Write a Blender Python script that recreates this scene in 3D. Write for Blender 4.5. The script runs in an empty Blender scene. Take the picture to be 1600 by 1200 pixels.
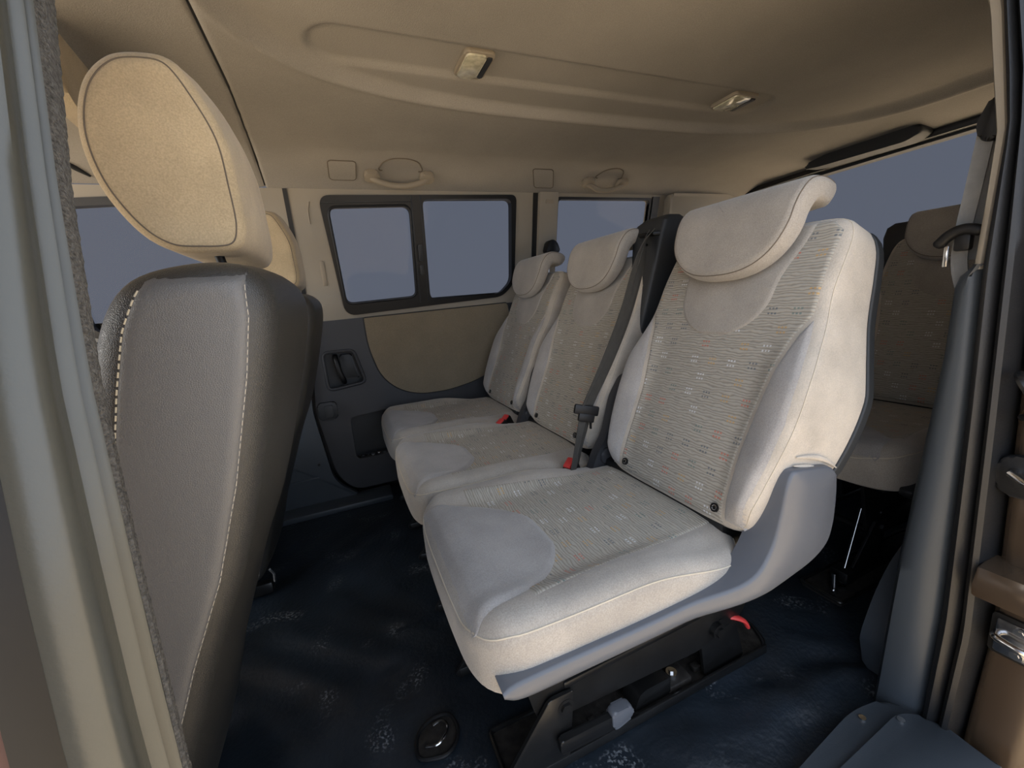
import bpy, bmesh, math, random
from mathutils import Vector, Matrix, noise
random.seed(7)
S = bpy.context.scene
COL = S.collection
PI = math.pi

# ------------------------------------------------------------------ camera
CAM_H = 0.86
ROT = ((0.91895097, 0.15410979, -0.36301417),
       (-0.38553499, 0.15728711, -0.90918839),
       (-0.08301738, 0.97545422, 0.20395386))
cd = bpy.data.cameras.new('camera'); cam = bpy.data.objects.new('camera', cd); COL.objects.link(cam)
cd.sensor_width = 36; cd.lens = 636 / 1600 * 36; cd.clip_start = 0.01; cd.clip_end = 200
m = Matrix(ROT).to_4x4(); m.translation = (0, 0, CAM_H); cam.matrix_world = m
S.camera = cam
S.view_settings.view_transform = 'Standard'; S.view_settings.look = 'None'
S.view_settings.gamma = 1; S.view_settings.use_curve_mapping = False
S.view_settings.exposure = 0.12

# ------------------------------------------------------------------ world: grey slate sky, brighter open sky on the door side
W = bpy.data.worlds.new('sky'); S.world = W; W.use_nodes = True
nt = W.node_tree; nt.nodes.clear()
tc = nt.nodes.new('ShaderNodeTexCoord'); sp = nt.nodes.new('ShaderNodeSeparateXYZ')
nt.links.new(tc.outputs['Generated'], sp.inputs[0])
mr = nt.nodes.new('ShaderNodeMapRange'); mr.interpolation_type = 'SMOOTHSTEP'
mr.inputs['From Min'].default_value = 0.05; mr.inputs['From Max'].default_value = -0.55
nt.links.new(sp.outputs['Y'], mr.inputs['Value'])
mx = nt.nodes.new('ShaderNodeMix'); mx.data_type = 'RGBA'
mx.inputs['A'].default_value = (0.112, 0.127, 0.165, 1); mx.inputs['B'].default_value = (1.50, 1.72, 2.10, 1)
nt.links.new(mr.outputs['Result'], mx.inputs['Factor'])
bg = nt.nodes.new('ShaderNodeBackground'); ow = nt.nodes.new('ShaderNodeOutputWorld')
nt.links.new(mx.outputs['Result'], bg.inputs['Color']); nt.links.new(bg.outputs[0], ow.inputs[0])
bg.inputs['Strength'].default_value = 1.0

sl = bpy.data.lights.new('sun', 'SUN'); sl.energy = 9.0; sl.color = (1, 0.95, 0.87); sl.angle = 0.02
so = bpy.data.objects.new('sun', sl); COL.objects.link(so)
so.rotation_euler = Vector((0.34, -0.02, 1.0)).to_track_quat('Z', 'Y').to_euler(); so.location = (0, -3, 6)
# soft daylight through the windscreen and the rear glass
def area(name, loc, target, sx, sy, power, col):
    l = bpy.data.lights.new(name, 'AREA'); l.shape = 'RECTANGLE'; l.size = sx; l.size_y = sy; l.energy = power; l.color = col
    o = bpy.data.objects.new(name, l); COL.objects.link(o); o.location = loc
    o.rotation_euler = (Vector(loc) - Vector(target)).to_track_quat('Z', 'Y').to_euler(); return o
area('windscreen_daylight', (-1.9, 1.1, 1.15), (0, 1.1, 0.9), 1.2, 0.7, 9, (1, 0.95, 0.88))

# ------------------------------------------------------------------ materials
def lin(c):
    r = []
    for v in c:
        v = v / 255; r.append(v / 12.92 if v <= 0.04045 else ((v + 0.055) / 1.055) ** 2.4)
    return (*r, 1)
def new_mat(name):
    m = bpy.data.materials.new(name); m.use_nodes = True
    return m, m.node_tree, m.node_tree.nodes['Principled BSDF']
def N(nt, t, **kw):
    n = nt.nodes.new(t)
    for k, v in kw.items(): setattr(n, k, v)
    return n
def basic(name, col, rough=0.6, metal=0.0, mottle=0.12, scale=6, bump=0.0, bscale=400, sheen=0.0, spec=0.5, coat=0.0, detail=4, grain=0.0):
    m, nt, b = new_mat(name)
    c = lin(col)
    tc = N(nt, 'ShaderNodeTexCoord'); no = N(nt, 'ShaderNodeTexNoise'); no.inputs['Scale'].default_value = scale; no.inputs['Detail'].default_value = detail
    nt.links.new(tc.outputs['Object'], no.inputs['Vector'])
    mr = N(nt, 'ShaderNodeMapRange'); mr.inputs['From Min'].default_value = .3; mr.inputs['From Max'].default_value = .7
    mr.inputs['To Min'].default_value = 1 - mottle; mr.inputs['To Max'].default_value = 1 + mottle
    nt.links.new(no.outputs['Fac'], mr.inputs['Value'])
    mu = N(nt, 'ShaderNodeVectorMath', operation='SCALE'); mu.inputs[0].default_value = c[:3]
    if grain:
        ng = N(nt, 'ShaderNodeTexNoise'); ng.inputs['Scale'].default_value = 480; ng.inputs['Detail'].default_value = 2
        nt.links.new(tc.outputs['Object'], ng.inputs['Vector'])
        mg = N(nt, 'ShaderNodeMapRange'); mg.inputs['From Min'].default_value = .3; mg.inputs['From Max'].default_value = .7
        mg.inputs['To Min'].default_value = 1 - grain; mg.inputs['To Max'].default_value = 1 + grain
        nt.links.new(ng.outputs['Fac'], mg.inputs['Value'])
        mm = N(nt, 'ShaderNodeMath', operation='MULTIPLY'); nt.links.new(mr.outputs['Result'], mm.inputs[0]); nt.links.new(mg.outputs['Result'], mm.inputs[1])
        nt.links.new(mm.outputs[0], mu.inputs['Scale'])
    else:
        nt.links.new(mr.outputs['Result'], mu.inputs['Scale'])
    nt.links.new(mu.outputs[0], b.inputs['Base Color'])
    b.inputs['Roughness'].default_value = rough; b.inputs['Metallic'].default_value = metal
    b.inputs['Specular IOR Level'].default_value = spec
    b.inputs['Sheen Weight'].default_value = sheen; b.inputs['Sheen Roughness'].default_value = .5
    b.inputs['Coat Weight'].default_value = coat; b.inputs['Coat Roughness'].default_value = .12
    if bump:
        n2 = N(nt, 'ShaderNodeTexNoise'); n2.inputs['Scale'].default_value = bscale; n2.inputs['Detail'].default_value = 3
        nt.links.new(tc.outputs['Object'], n2.inputs['Vector'])
        bp = N(nt, 'ShaderNodeBump'); bp.inputs['Strength'].default_value = 1; bp.inputs['Distance'].default_value = bump
        nt.links.new(n2.outputs['Fac'], bp.inputs['Height']); nt.links.new(bp.outputs[0], b.inputs['Normal'])
    return m
def leather(name, col, rough, spec=.6):
    m = basic(name, col, rough=rough, mottle=.06, scale=3, spec=spec)
    nt = m.node_tree; b = nt.nodes['Principled BSDF']
    tc = N(nt, 'ShaderNodeTexCoord'); v = N(nt, 'ShaderNodeTexVoronoi'); v.feature = 'DISTANCE_TO_EDGE'; v.inputs['Scale'].default_value = 480
    nt.links.new(tc.outputs['Object'], v.inputs['Vector'])
    mr = N(nt, 'ShaderNodeMapRange'); mr.inputs['From Max'].default_value = .25; nt.links.new(v.outputs['Distance'], mr.inputs['Value'])
    bp = N(nt, 'ShaderNodeBump'); bp.inputs['Strength'].default_value = .7; bp.inputs['Distance'].default_value = .00028
    nt.links.new(mr.outputs['Result'], bp.inputs['Height']); nt.links.new(bp.outputs[0], b.inputs['Normal'])
    return m
def pattern_fabric(name, col, motif=1.0):
    """crimped upholstery cloth with little coloured dashes; UV is in metres"""
    m, nt, b = new_mat(name); L = nt.links.new
    uv = N(nt, 'ShaderNodeUVMap')
    def math_(op, a, bb=None, c=None):
        n = N(nt, 'ShaderNodeMath', operation=op)
        for i, x in enumerate((a, bb, c)):
            if x is None: continue
            if isinstance(x, (int, float)): n.inputs[i].default_value = x
            else: L(x, n.inputs[i])
        return n.outputs[0]
    mp = N(nt, 'ShaderNodeMapping'); mp.inputs['Scale'].default_value = (30, 75, 1); L(uv.outputs[0], mp.inputs[0])
    nz = N(nt, 'ShaderNodeTexNoise'); nz.inputs['Scale'].default_value = 1; nz.inputs['Detail'].default_value = 2; L(mp.outputs[0], nz.inputs['Vector'])
    s0 = N(nt, 'ShaderNodeSeparateXYZ'); L(uv.outputs[0], s0.inputs[0])
    ph = math_('ADD', math_('MULTIPLY', s0.outputs['Y'], 1080), math_('MULTIPLY', nz.outputs['Fac'], 13))
    wave = math_('ADD', math_('MULTIPLY', math_('SINE', ph), .5), .5)
    rg = N(nt, 'ShaderNodeMapRange'); rg.inputs['From Min'].default_value = 0; rg.inputs['From Max'].default_value = .5; L(wave, rg.inputs['Value'])
    base = N(nt, 'ShaderNodeMix'); base.data_type = 'RGBA'
    c = lin(col); base.inputs['A'].default_value = (c[0] * .66, c[1] * .65, c[2] * .64, 1); base.inputs['B'].default_value = c
    L(rg.outputs['Result'], base.inputs['Factor'])
    sx = N(nt, 'ShaderNodeSeparateXYZ'); L(uv.outputs[0], sx.inputs[0])
    CU, CV = .046, .036
    v = math_('DIVIDE', sx.outputs['Y'], CV); vi = math_('FLOOR', v); vf = math_('FRACT', v)
    u = math_('ADD', math_('DIVIDE', sx.outputs['X'], CU), math_('MULTIPLY', vi, .37)); ui = math_('FLOOR', u); uf = math_('FRACT', u)
    cb = N(nt, 'ShaderNodeCombineXYZ'); L(ui, cb.inputs[0]); L(vi, cb.inputs[1])
    wn = N(nt, 'ShaderNodeTexWhiteNoise'); wn.noise_dimensions = '3D'; L(cb.outputs[0], wn.inputs['Vector'])
    cr = N(nt, 'ShaderNodeValToRGB'); cr.color_ramp.interpolation = 'CONSTANT'
    els = [(0, (88, 98, 108)), (.24, (198, 108, 88)), (.48, (222, 224, 226)), (.68, (196, 158, 100)), (.84, (104, 126, 122))]
    while len(cr.color_ramp.elements) < len(els): cr.color_ramp.elements.new(.9)
    for e, (p, q) in zip(cr.color_ramp.elements, els): e.position = p; e.color = lin(q)
    L(wn.outputs['Value'], cr.inputs['Fac'])
    # 3 dots wide by 2 rows
    inx = math_('LESS_THAN', math_('ABSOLUTE', math_('SUBTRACT', uf, .5)), .21)
    dx = math_('LESS_THAN', math_('ABSOLUTE', math_('SUBTRACT', math_('FRACT', math_('MULTIPLY', math_('SUBTRACT', uf, .29), 7.14)), .5)), .3)
    iny = math_('LESS_THAN', math_('ABSOLUTE', math_('SUBTRACT', vf, .5)), .27)
    dy = math_('LESS_THAN', math_('ABSOLUTE', math_('SUBTRACT', math_('FRACT', math_('MULTIPLY', math_('SUBTRACT', vf, .23), 3.7)), .5)), .19)
    sep = N(nt, 'ShaderNodeSeparateColor'); L(wn.outputs['Color'], sep.inputs[0])
    pres = math_('LESS_THAN', sep.outputs[1], .8)
    fac = math_('MULTIPLY', math_('MULTIPLY', math_('MULTIPLY', inx, dx), math_('MULTIPLY', iny, dy)), math_('MULTIPLY', pres, .85 * motif))
    n3 = N(nt, 'ShaderNodeTexNoise'); n3.inputs['Scale'].default_value = 900; L(uv.outputs[0], n3.inputs['Vector'])
    fac = math_('MULTIPLY', fac, math_('MULTIPLY', n3.outputs['Fac'], 1.7))
    mo = N(nt, 'ShaderNodeMix'); mo.data_type = 'RGBA'; L(fac, mo.inputs['Factor']); L(base.outputs['Result'], mo.inputs['A']); L(cr.outputs['Color'], mo.inputs['B'])
    L(mo.outputs['Result'], b.inputs['Base Color'])
    bp = N(nt, 'ShaderNodeBump'); bp.inputs['Strength'].default_value = .8; bp.inputs['Distance'].default_value = .0009
    L(wave, bp.inputs['Height']); L(bp.outputs[0], b.inputs['Normal'])
    b.inputs['Roughness'].default_value = .95; b.inputs['Specular IOR Level'].default_value = .15; b.inputs['Sheen Weight'].default_value = .15
    return m
def glass(name, tint, gl=.004):
    m = bpy.data.materials.new(name); m.use_nodes = True; nt = m.node_tree; nt.nodes.clear()
    t = N(nt, 'ShaderNodeBsdfTransparent'); t.inputs[0].default_value = (*tint, 1)
    g = N(nt, 'ShaderNodeBsdfGlossy'); g.inputs['Roughness'].default_value = .02; g.inputs[0].default_value = (1, 1, 1, 1)
    x = N(nt, 'ShaderNodeMixShader'); x.inputs[0].default_value = gl
    o = N(nt, 'ShaderNodeOutputMaterial')
    nt.links.new(t.outputs[0], x.inputs[1]); nt.links.new(g.outputs[0], x.inputs[2]); nt.links.new(x.outputs[0], o.inputs[0]); return m

M = {}
M['velour'] = basic('velour', (164, 157, 147), rough=1, mottle=.13, scale=11, detail=9, grain=.13, bump=.0006, bscale=500, sheen=.35, spec=.1)
M['velour_side'] = basic('velour_side', (182, 173, 160), rough=1, mottle=.13, scale=16, detail=9, grain=.10, bump=.0005, bscale=500, sheen=.3, spec=.1)
M['velour_bolster'] = basic('velour_bolster', (158, 154, 150), rough=1, mottle=.15, scale=10, detail=9, grain=.13, bump=.0005, bscale=500, sheen=.4, spec=.1)
M['fabric'] = pattern_fabric('fabric', (174, 168, 156))
M['fabric_plain'] = pattern_fabric('fabric_plain', (165, 160, 150), .5)
M['head_velour'] = basic('head_velour', (188, 170, 138), rough=1, mottle=.12, scale=14, detail=8, grain=.12, bump=.0006, bscale=600, sheen=.3, spec=.1)
M['headliner'] = basic('headliner', (159, 154, 146), rough=1, mottle=.07, scale=4, detail=7, grain=.10, bump=.0006, bscale=450, spec=.1)
M['beige_plastic'] = basic('beige_plastic', (156, 148, 134), rough=.65, mottle=.03, scale=5, bump=.0002, bscale=900, spec=.35)
M['beige_cap'] = basic('beige_cap', (152, 142, 126), rough=.6, mottle=.03, spec=.35)
M['door_fabric'] = basic('door_fabric', (132, 121, 102), rough=.95, mottle=.06, grain=.12, scale=10, bump=.0005, bscale=500, spec=.15)
M['grey_plastic'] = basic('grey_plastic', (58, 59, 62), rough=.5, mottle=.05, bump=.0002, bscale=900, spec=.4)
M['dark_plastic'] = basic('dark_plastic', (46, 48, 50), rough=.5, mottle=.06, bump=.0002, bscale=800, spec=.4)
M['slate_plastic'] = basic('slate_plastic', (60, 66, 72), rough=.42, mottle=.05, bump=.0002, bscale=700, spec=.45)
M['trim_grey'] = basic('trim_grey', (92, 95, 101), rough=.33, mottle=.03, bump=.0001, bscale=900, spec=.5)
M['black'] = basic('black', (18, 18, 19), rough=.45, mottle=.1, spec=.4)
M['black_steel'] = basic('black_steel', (20, 20, 20), rough=.35, mottle=.25, scale=20, spec=.6, bump=.0004, bscale=60)
M['dusty_steel'] = basic('dusty_steel', (40, 37, 34), rough=.6, mottle=.6, scale=60, spec=.4, bump=.001, bscale=120)
M['rubber'] = basic('rubber', (26, 27, 29), rough=.45, mottle=.15, scale=30, bump=.0003, bscale=300, spec=.5)
M['webbing'] = basic('webbing', (74, 72, 68), rough=.7, mottle=.1, scale=60, bump=.0004, bscale=900, spec=.3)
M['webbing_light'] = basic('webbing_light', (120, 120, 118), rough=.6, mottle=.1, scale=60, bump=.0004, bscale=900, spec=.4)
M['leather'] = leather('leather', (106, 105, 103), .38)
M['leather_shaded'] = leather('leather_shaded', (56, 55, 52), .36)  # same leather as the side panel, shade of the rear face put into the colour
M['stitch'] = basic('stitch', (205, 195, 170), rough=.8)
M['seam'] = basic('seam', (108, 98, 86), rough=.9)
M['seam_light'] = basic('seam_light', (196, 186, 168), rough=.9)
M['chrome'] = basic('chrome', (205, 205, 205), rough=.18, metal=1, mottle=.05)
M['red'] = basic('red', (205, 62, 60), rough=.4)
M['brown_paint'] = basic('brown_paint', (88, 74, 60), rough=.22, metal=.35, mottle=.12, scale=3, coat=.6)
M['purple_paint'] = basic('purple_paint', (96, 66, 68), rough=.35, metal=.2, mottle=.3, scale=7, coat=.3)
M['seal_olive'] = basic('seal_olive', (80, 80, 73), rough=.3, mottle=.08, scale=8, bump=.0001, bscale=300, spec=.6)
M['fuzz'] = basic('fuzz', (98, 96, 92), rough=1, mottle=.4, scale=420, bump=.002, bscale=600, spec=.1)
M['glass'] = glass('glass', (.92, .92, .93))
M['lamp_lens'] = basic('lamp_lens', (200, 195, 170), rough=.15, mottle=.25, scale=60, coat=.8, spec=.8)
M['concrete'] = basic('concrete', (212, 190, 158), rough=.9, mottle=.12, scale=1.2, bump=.004, bscale=8)

# floor: black-navy vinyl with scuffs
def floor_mat():
    m, nt, b = new_mat('vinyl_floor'); L = nt.links.new
    tc = N(nt, 'ShaderNodeTexCoord')
    no = N(nt, 'ShaderNodeTexNoise'); no.inputs['Scale'].default_value = 5; no.inputs['Detail'].default_value = 5; L(tc.outputs['Object'], no.inputs['Vector'])
    cr = N(nt, 'ShaderNodeValToRGB'); cr.color_ramp.elements[0].position = .35; cr.color_ramp.elements[0].color = lin((25, 31, 37)); cr.color_ramp.elements[1].position = .7; cr.color_ramp.elements[1].color = lin((37, 46, 55))
    L(no.outputs['Fac'], cr.inputs['Fac'])
    n2 = N(nt, 'ShaderNodeTexNoise'); n2.inputs['Scale'].default_value = 160; n2.inputs['Detail'].default_value = 6; L(tc.outputs['Object'], n2.inputs['Vector'])
    n4 = N(nt, 'ShaderNodeTexNoise'); n4.inputs['Scale'].default_value = 9; n4.inputs['Detail'].default_value = 1; L(tc.outputs['Object'], n4.inputs['Vector'])
    mu = N(nt, 'ShaderNodeMath', operation='MULTIPLY')
    r1 = N(nt, 'ShaderNodeMapRange'); r1.inputs['From Min'].default_value = .52; r1.inputs['From Max'].default_value = .66; L(n2.outputs['Fac'], r1.inputs['Value'])
    r2 = N(nt, 'ShaderNodeMapRange'); r2.inputs['From Min'].default_value = .60; r2.inputs['From Max'].default_value = .74; L(n4.outputs['Fac'], r2.inputs['Value'])
    L(r1.outputs[0], mu.inputs[0]); L(r2.outputs[0], mu.inputs[1])
    mx = N(nt, 'ShaderNodeMix'); mx.data_type = 'RGBA'; mx.inputs['B'].default_value = lin((120, 124, 128)); L(mu.outputs[0], mx.inputs['Factor']); L(cr.outputs[0], mx.inputs['A'])
    L(mx.outputs['Result'], b.inputs['Base Color'])
    b.inputs['Roughness'].default_value = .36; b.inputs['Specular IOR Level'].default_value = .5
    n3 = N(nt, 'ShaderNodeTexNoise'); n3.inputs['Scale'].default_value = 90; n3.inputs['Detail'].default_value = 5; L(tc.outputs['Object'], n3.inputs['Vector'])
    bp = N(nt, 'ShaderNodeBump'); bp.inputs['Strength'].default_value = .8; bp.inputs['Distance'].default_value = .002
    L(n3.outputs['Fac'], bp.inputs['Height']); L(bp.outputs[0], b.inputs['Normal'])
    return m
M['floor'] = floor_mat()

# ------------------------------------------------------------------ helpers
def tag(o, label=None, cat=None, group=None, kind=None):
    if label: o['label'] = label
    if cat: o['category'] = cat
    if group: o['group'] = group
    if kind: o['kind'] = kind
    return o
def link(name, me, mat, parent=None, smooth=True):
    if mat:
        for x in (mat if isinstance(mat, (list, tuple)) else [mat]): me.materials.append(M[x])
    if smooth: me.polygons.foreach_set('use_smooth', [True] * len(me.polygons))
    o = bpy.data.objects.new(name, me); COL.objects.link(o)
    if parent: o.parent = parent
    return o
SPLIT = {'pivot_bolt', 'handle_mount', 'seat_base', 'headrest_post', 'support_strut', 'cross_tube', 'window_latch', 'window_rail', 'door_gap_seal', 'metal_rod', 'lap_webbing', 'trim_recess', 'door_latch'}
STUFF = {'rail_grit', 'stitching'}
def from_bm(name, bm, mat, parent=None, smooth=True, angle=40):
    if name in SPLIT:
        todo = set(bm.verts); comps = []
        while todo:
            st_ = [todo.pop()]; comp = []
            while st_:
                v = st_.pop(); comp.append(v)
                for e in v.link_edges:
                    w = e.other_vert(v)
                    if w in todo: todo.discard(w); st_.append(w)
            comps.append(set(comp))
        if len(comps) > 1:
            last = None
            for comp in comps:
                b2_ = bmesh.new(); mp_ = {v: b2_.verts.new(v.co) for v in bm.verts if v in comp}
                for f in bm.faces:
                    if f.verts[0] in comp: b2_.faces.new([mp_[v] for v in f.verts])
                SPLIT.discard(name); last = from_bm(name, b2_, mat, parent, smooth, angle); SPLIT.add(name)
            bm.free(); return last
    bmesh.ops.recalc_face_normals(bm, faces=bm.faces[:])
    me = bpy.data.meshes.new(name); bm.to_mesh(me); bm.free()
    o = link(name, me, mat, parent, smooth)
    if smooth and angle: me.set_sharp_from_angle(angle=math.radians(angle))
    if name in STUFF: o['kind'] = 'stuff'
    return o
def empty(name, loc=(0, 0, 0)):
    o = bpy.data.objects.new(name, None); COL.objects.link(o); o.location = loc; o.empty_display_size = .1; return o
def copy_tree(o, parent=None):
    c = o.copy(); COL.objects.link(c); c.parent = parent
    for ch in list(o.children): copy_tree(ch, c)
    return c
def interp(t, pts):
    if t <= pts[0][0]: return pts[0][1]
    for (a, x), (b, y) in zip(pts, pts[1:]):
        if t <= b: return x + (y - x) * (t - a) / (b - a)
    return pts[-1][1]
def smooth(e0, e1, x):
    t = max(0, min(1, (x - e0) / (e1 - e0))); return t * t * (3 - 2 * t)
def catmull(pts, per=8, closed=True):
    out = []; n = len(pts)
    rng = range(n) if closed else range(n - 1)
    for i in rng:
        g = (lambda k: pts[k % n]) if closed else (lambda k: pts[max(0, min(n - 1, k))])
        p0, p1, p2, p3 = g(i - 1), g(i), g(i + 1), g(i + 2)
        for k in range(per):
            t = k / per
            out.append(tuple(.5 * (2 * b + (c - a) * t + (2 * a - 5 * b + 4 * c - d) * t * t + (3 * b - a - 3 * c + d) * t ** 3) for a, b, c, d in zip(p0, p1, p2, p3)))
    if not closed: out.append(tuple(pts[-1]))
    return out
def resample(pts, n, closed=True):
    P = [Vector(p) for p in pts]
    if closed: P.append(P[0])
    L = [0]
    for a, b in zip(P, P[1:]): L.append(L[-1] + (b - a).length)
    out = []; j = 0
    m = n if closed else n - 1
    for i in range(n):
        t = L[-1] * i / m
        while j < len(L) - 2 and L[j + 1] < t: j += 1
        f = (t - L[j]) / max(1e-9, L[j + 1] - L[j]); out.append(P[j].lerp(P[j + 1], f))
    return out
def rrect(x0, y0, x1, y1, r, n=6):
    out = []
    for cx, cy, a0 in ((x1 - r, y1 - r, 0), (x0 + r, y1 - r, 90), (x0 + r, y0 + r, 180), (x1 - r, y0 + r, 270)):
        for k in range(n + 1):
            a = math.radians(a0 + 90 * k / n); out.append((cx + r * math.cos(a), cy + r * math.sin(a)))
    return out
def rpoly(pts, r, n=5):
    """round the corners of a polygon"""
    out = []; k = len(pts)
    rr = r if isinstance(r, (list, tuple)) else [r] * k
    for i in range(k):
        p = Vector(pts[i]); a = Vector(pts[i - 1]); b = Vector(pts[(i + 1) % k])
        d = min(rr[i], (a - p).length * .49, (b - p).length * .49)
        if d <= 1e-5: out.append(tuple(p)); continue
        s = p + (a - p).normalized() * d; e = p + (b - p).normalized() * d
        for j in range(n + 1):
            t = j / n; q = s * (1 - t) ** 2 + p * 2 * t * (1 - t) + e * t * t; out.append(tuple(q))
    return out
def add_box(bm, lo, hi, bev=0.0, seg=2, mat=None):
    r = bmesh.ops.create_cube(bm, size=1)
    vs = r['verts']; lo = Vector(lo); hi = Vector(hi); c = (lo + hi) / 2; s = hi - lo
    for v in vs:
        v.co = Vector((v.co.x * s.x, v.co.y * s.y, v.co.z * s.z)) + c
        if mat: v.co = mat @ v.co
    if bev: bmesh.ops.bevel(bm, geom=list({e for v in vs for e in v.link_edges}), offset=bev, segments=seg, affect='EDGES', profile=.5)
def add_prism(bm, pts, mapf, d0, d1, bev=0.0, seg=2):
    """polygon pts (a, b) extruded from depth d0 to d1 through mapf(a, b, d)"""
    n = len(pts)
    A = [bm.verts.new(mapf(a, b, d0)) for a, b in pts]; B = [bm.verts.new(mapf(a, b, d1)) for a, b in pts]
    f0 = bm.faces.new(A[::-1]); f1 = bm.faces.new(B)
    for i in range(n): bm.faces.new((A[i], A[(i + 1) % n], B[(i + 1) % n], B[i]))
    if bev:
        es = list(f1.edges) + list(f0.edges)
        bmesh.ops.bevel(bm, geom=es, offset=bev, segments=seg, affect='EDGES', profile=.5)
def XZ(a, b, d): return Vector((a, d, b))
def YZ(a, b, d): return Vector((d, a, b))
def XY(a, b, d): return Vector((a, b, d))
def add_tube(bm, path, r, seg=8, closed=False, flat=1.0, up=None):
    P = [Vector(p) for p in path]; n = len(P); rings = []
    prev = None
    for i, p in enumerate(P):
        if closed: t = (P[(i + 1) % n] - P[i - 1])
        else: t = P[min(n - 1, i + 1)] - P[max(0, i - 1)]
        t.normalize()
        if up is not None: a = Vector(up)
        else: a = prev if prev is not None else (Vector((0, 0, 1)) if abs(t.z) < .9 else Vector((1, 0, 0)))
        s = t.cross(a)
        if s.length < 1e-5: s = t.cross(Vector((1, .3, .2)))
        s.normalize(); u = s.cross(t).normalized(); prev = u
        rr = r[i] if isinstance(r, (list, tuple)) else r
        rings.append([bm.verts.new(p + s * math.cos(2 * PI * k / seg) * rr + u * math.sin(2 * PI * k / seg) * rr * flat) for k in range(seg)])
    m = n if closed else n - 1
    for i in range(m):
        a, b = rings[i], rings[(i + 1) % n]
        for k in range(seg): bm.faces.new((a[k], a[(k + 1) % seg], b[(k + 1) % seg], b[k]))
    if not closed:
        bm.faces.new(rings[0][::-1]); bm.faces.new(rings[-1])
def add_cyl(bm, p0, p1, r, seg=20, bev=0):
    add_tube(bm, [p0, p1], r, seg)
def holed(name, outer, holes, mapf, d0, d1, mat, parent=None):
    bm = bmesh.new()
    def loop(pts, d): 
        vs = [bm.verts.new(mapf(a, b, d)) for a, b in pts]
        return vs, [bm.edges.new((vs[i], vs[(i + 1) % len(vs)])) for i in range(len(vs))]
    sides = []
    for d in (d0, d1):
        L = [loop(p, d) for p in [outer] + holes]
        bmesh.ops.triangle_fill(bm, use_beauty=True, use_dissolve=False, edges=[e for l in L for e in l[1]])
        sides.append([l[0] for l in L])
    for a, b in zip(*sides):
        for i in range(len(a)): bm.faces.new((a[i], a[(i + 1) % len(a)], b[(i + 1) % len(b)], b[i]))
    return from_bm(name, bm, mat, parent, smooth=False)

class Pad:
    """a cushion: outline (p, q), front height top(p,q), back depth T(p,q), rounded front edge, bent into space by mapf(p,q,n)"""
    def __init__(s, outline, top, T, r, mapf, n=140, rings=26, rb=.012, centre=None):
        s.out = [Vector(v) for v in resample(outline, n)]; s.top = top; s.T = T; s.r = r; s.map = mapf; s.rings = rings; s.rb = rb
        s.n = n
        area = sum(a.x * b.y - b.x * a.y for a, b in zip(s.out, s.out[1:] + s.out[:1]))
        if area < 0: s.out.reverse()
        s.nor = []
        for i in range(n):
            t = (s.out[(i + 1) % n] - s.out[i - 1]).normalized(); s.nor.append(Vector((t.y, -t.x)))
        s.c = Vector(centre) if centre else sum(s.out, Vector((0, 0))) / n
    def surf(s, p, q):
        v = Vector((p, q)); d = min((v - o).length for o in s.out)
        f = 0
        if d < s.r: f = s.r * (1 - math.sqrt(max(0, 1 - ((s.r - d) / s.r) ** 2)))
        return s.top(p, q) - f
    def build(s, name, mat, parent):
        rows = []; uvs = []
        def ring(inset, nf, k=1.0):
            row = []; 
            for i in range(s.n):
                o = s.out[i] - s.nor[i] * inset; v = s.c.lerp(o, k); row.append((v.x, v.y, nf(v.x, v.y)))
            rows.append(row)
        for k in range(1, s.rings + 1): ring(s.r, s.top, k / s.rings)
        A = 7
        for k in range(1, A + 1):
            a = PI / 2 * k / A; ring(s.r * (1 - math.sin(a)), lambda p, q: s.top(p, q) - s.r * (1 - math.cos(a)))
        for k in range(1, 5):
            f = k / 5; ring(0, lambda p, q: (s.top(p, q) - s.r) * (1 - f) + (-s.T(p, q) + s.rb) * f)
        for k in range(0, 5):
            a = PI / 2 * k / 4; ring(s.rb * (1 - math.cos(a)), lambda p, q: -s.T(p, q) + s.rb * (1 - math.sin(a)))
        for k in range(5, 0, -1): ring(s.rb, lambda p, q: -s.T(p, q), k / 6)
        V = [s.map(s.c.x, s.c.y, s.top(s.c.x, s.c.y))]; U = [(s.c.x, s.c.y)]
        for row in rows:
            for p in row: V.append(s.map(*p)); U.append(p[:2])
        V.append(s.map(s.c.x, s.c.y, -s.T(s.c.x, s.c.y))); U.append((s.c.x, s.c.y))
        F = []; n = s.n
        for i in range(n): F.append((0, 1 + i, 1 + (i + 1) % n))
        for r in range(len(rows) - 1):
            a, b = 1 + r * n, 1 + (r + 1) * n
            for i in range(n): j = (i + 1) % n; F.append((a + i, b + i, b + j, a + j))
        a = 1 + (len(rows) - 1) * n; e = len(V) - 1
        for i in range(n): F.append((e, a + (i + 1) % n, a + i))
        return mesh_uv(name, V, F, U, mat, parent)
    def seam(s, name, inset, mat, parent, r=.0012, i0=0, i1=None, lift=0.0, closed=False):
        pts = []
        i1 = s.n if i1 is None else i1
        for i in range(i0, i1):
            o = s.out[i % s.n] - s.nor[i % s.n] * inset; pts.append(s.map(o.x, o.y, s.surf(o.x, o.y) + lift))
        bm = bmesh.new(); add_tube(bm, pts, r, 6, closed=closed); return from_bm(name, bm, mat, parent)
def mesh_uv(name, V, F, U, mat, parent):
    me = bpy.data.meshes.new(name); me.from_pydata([tuple(v) for v in V], [], F)
    uvl = me.uv_layers.new(name='UVMap')
    for l in me.loops: uvl.data[l.index].uv = U[l.vertex_index]
    bm = bmesh.new(); bm.from_mesh(me); bmesh.ops.recalc_face_normals(bm, faces=bm.faces[:]); bm.to_mesh(me); bm.free()
    return link(name, me, mat, parent)
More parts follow.
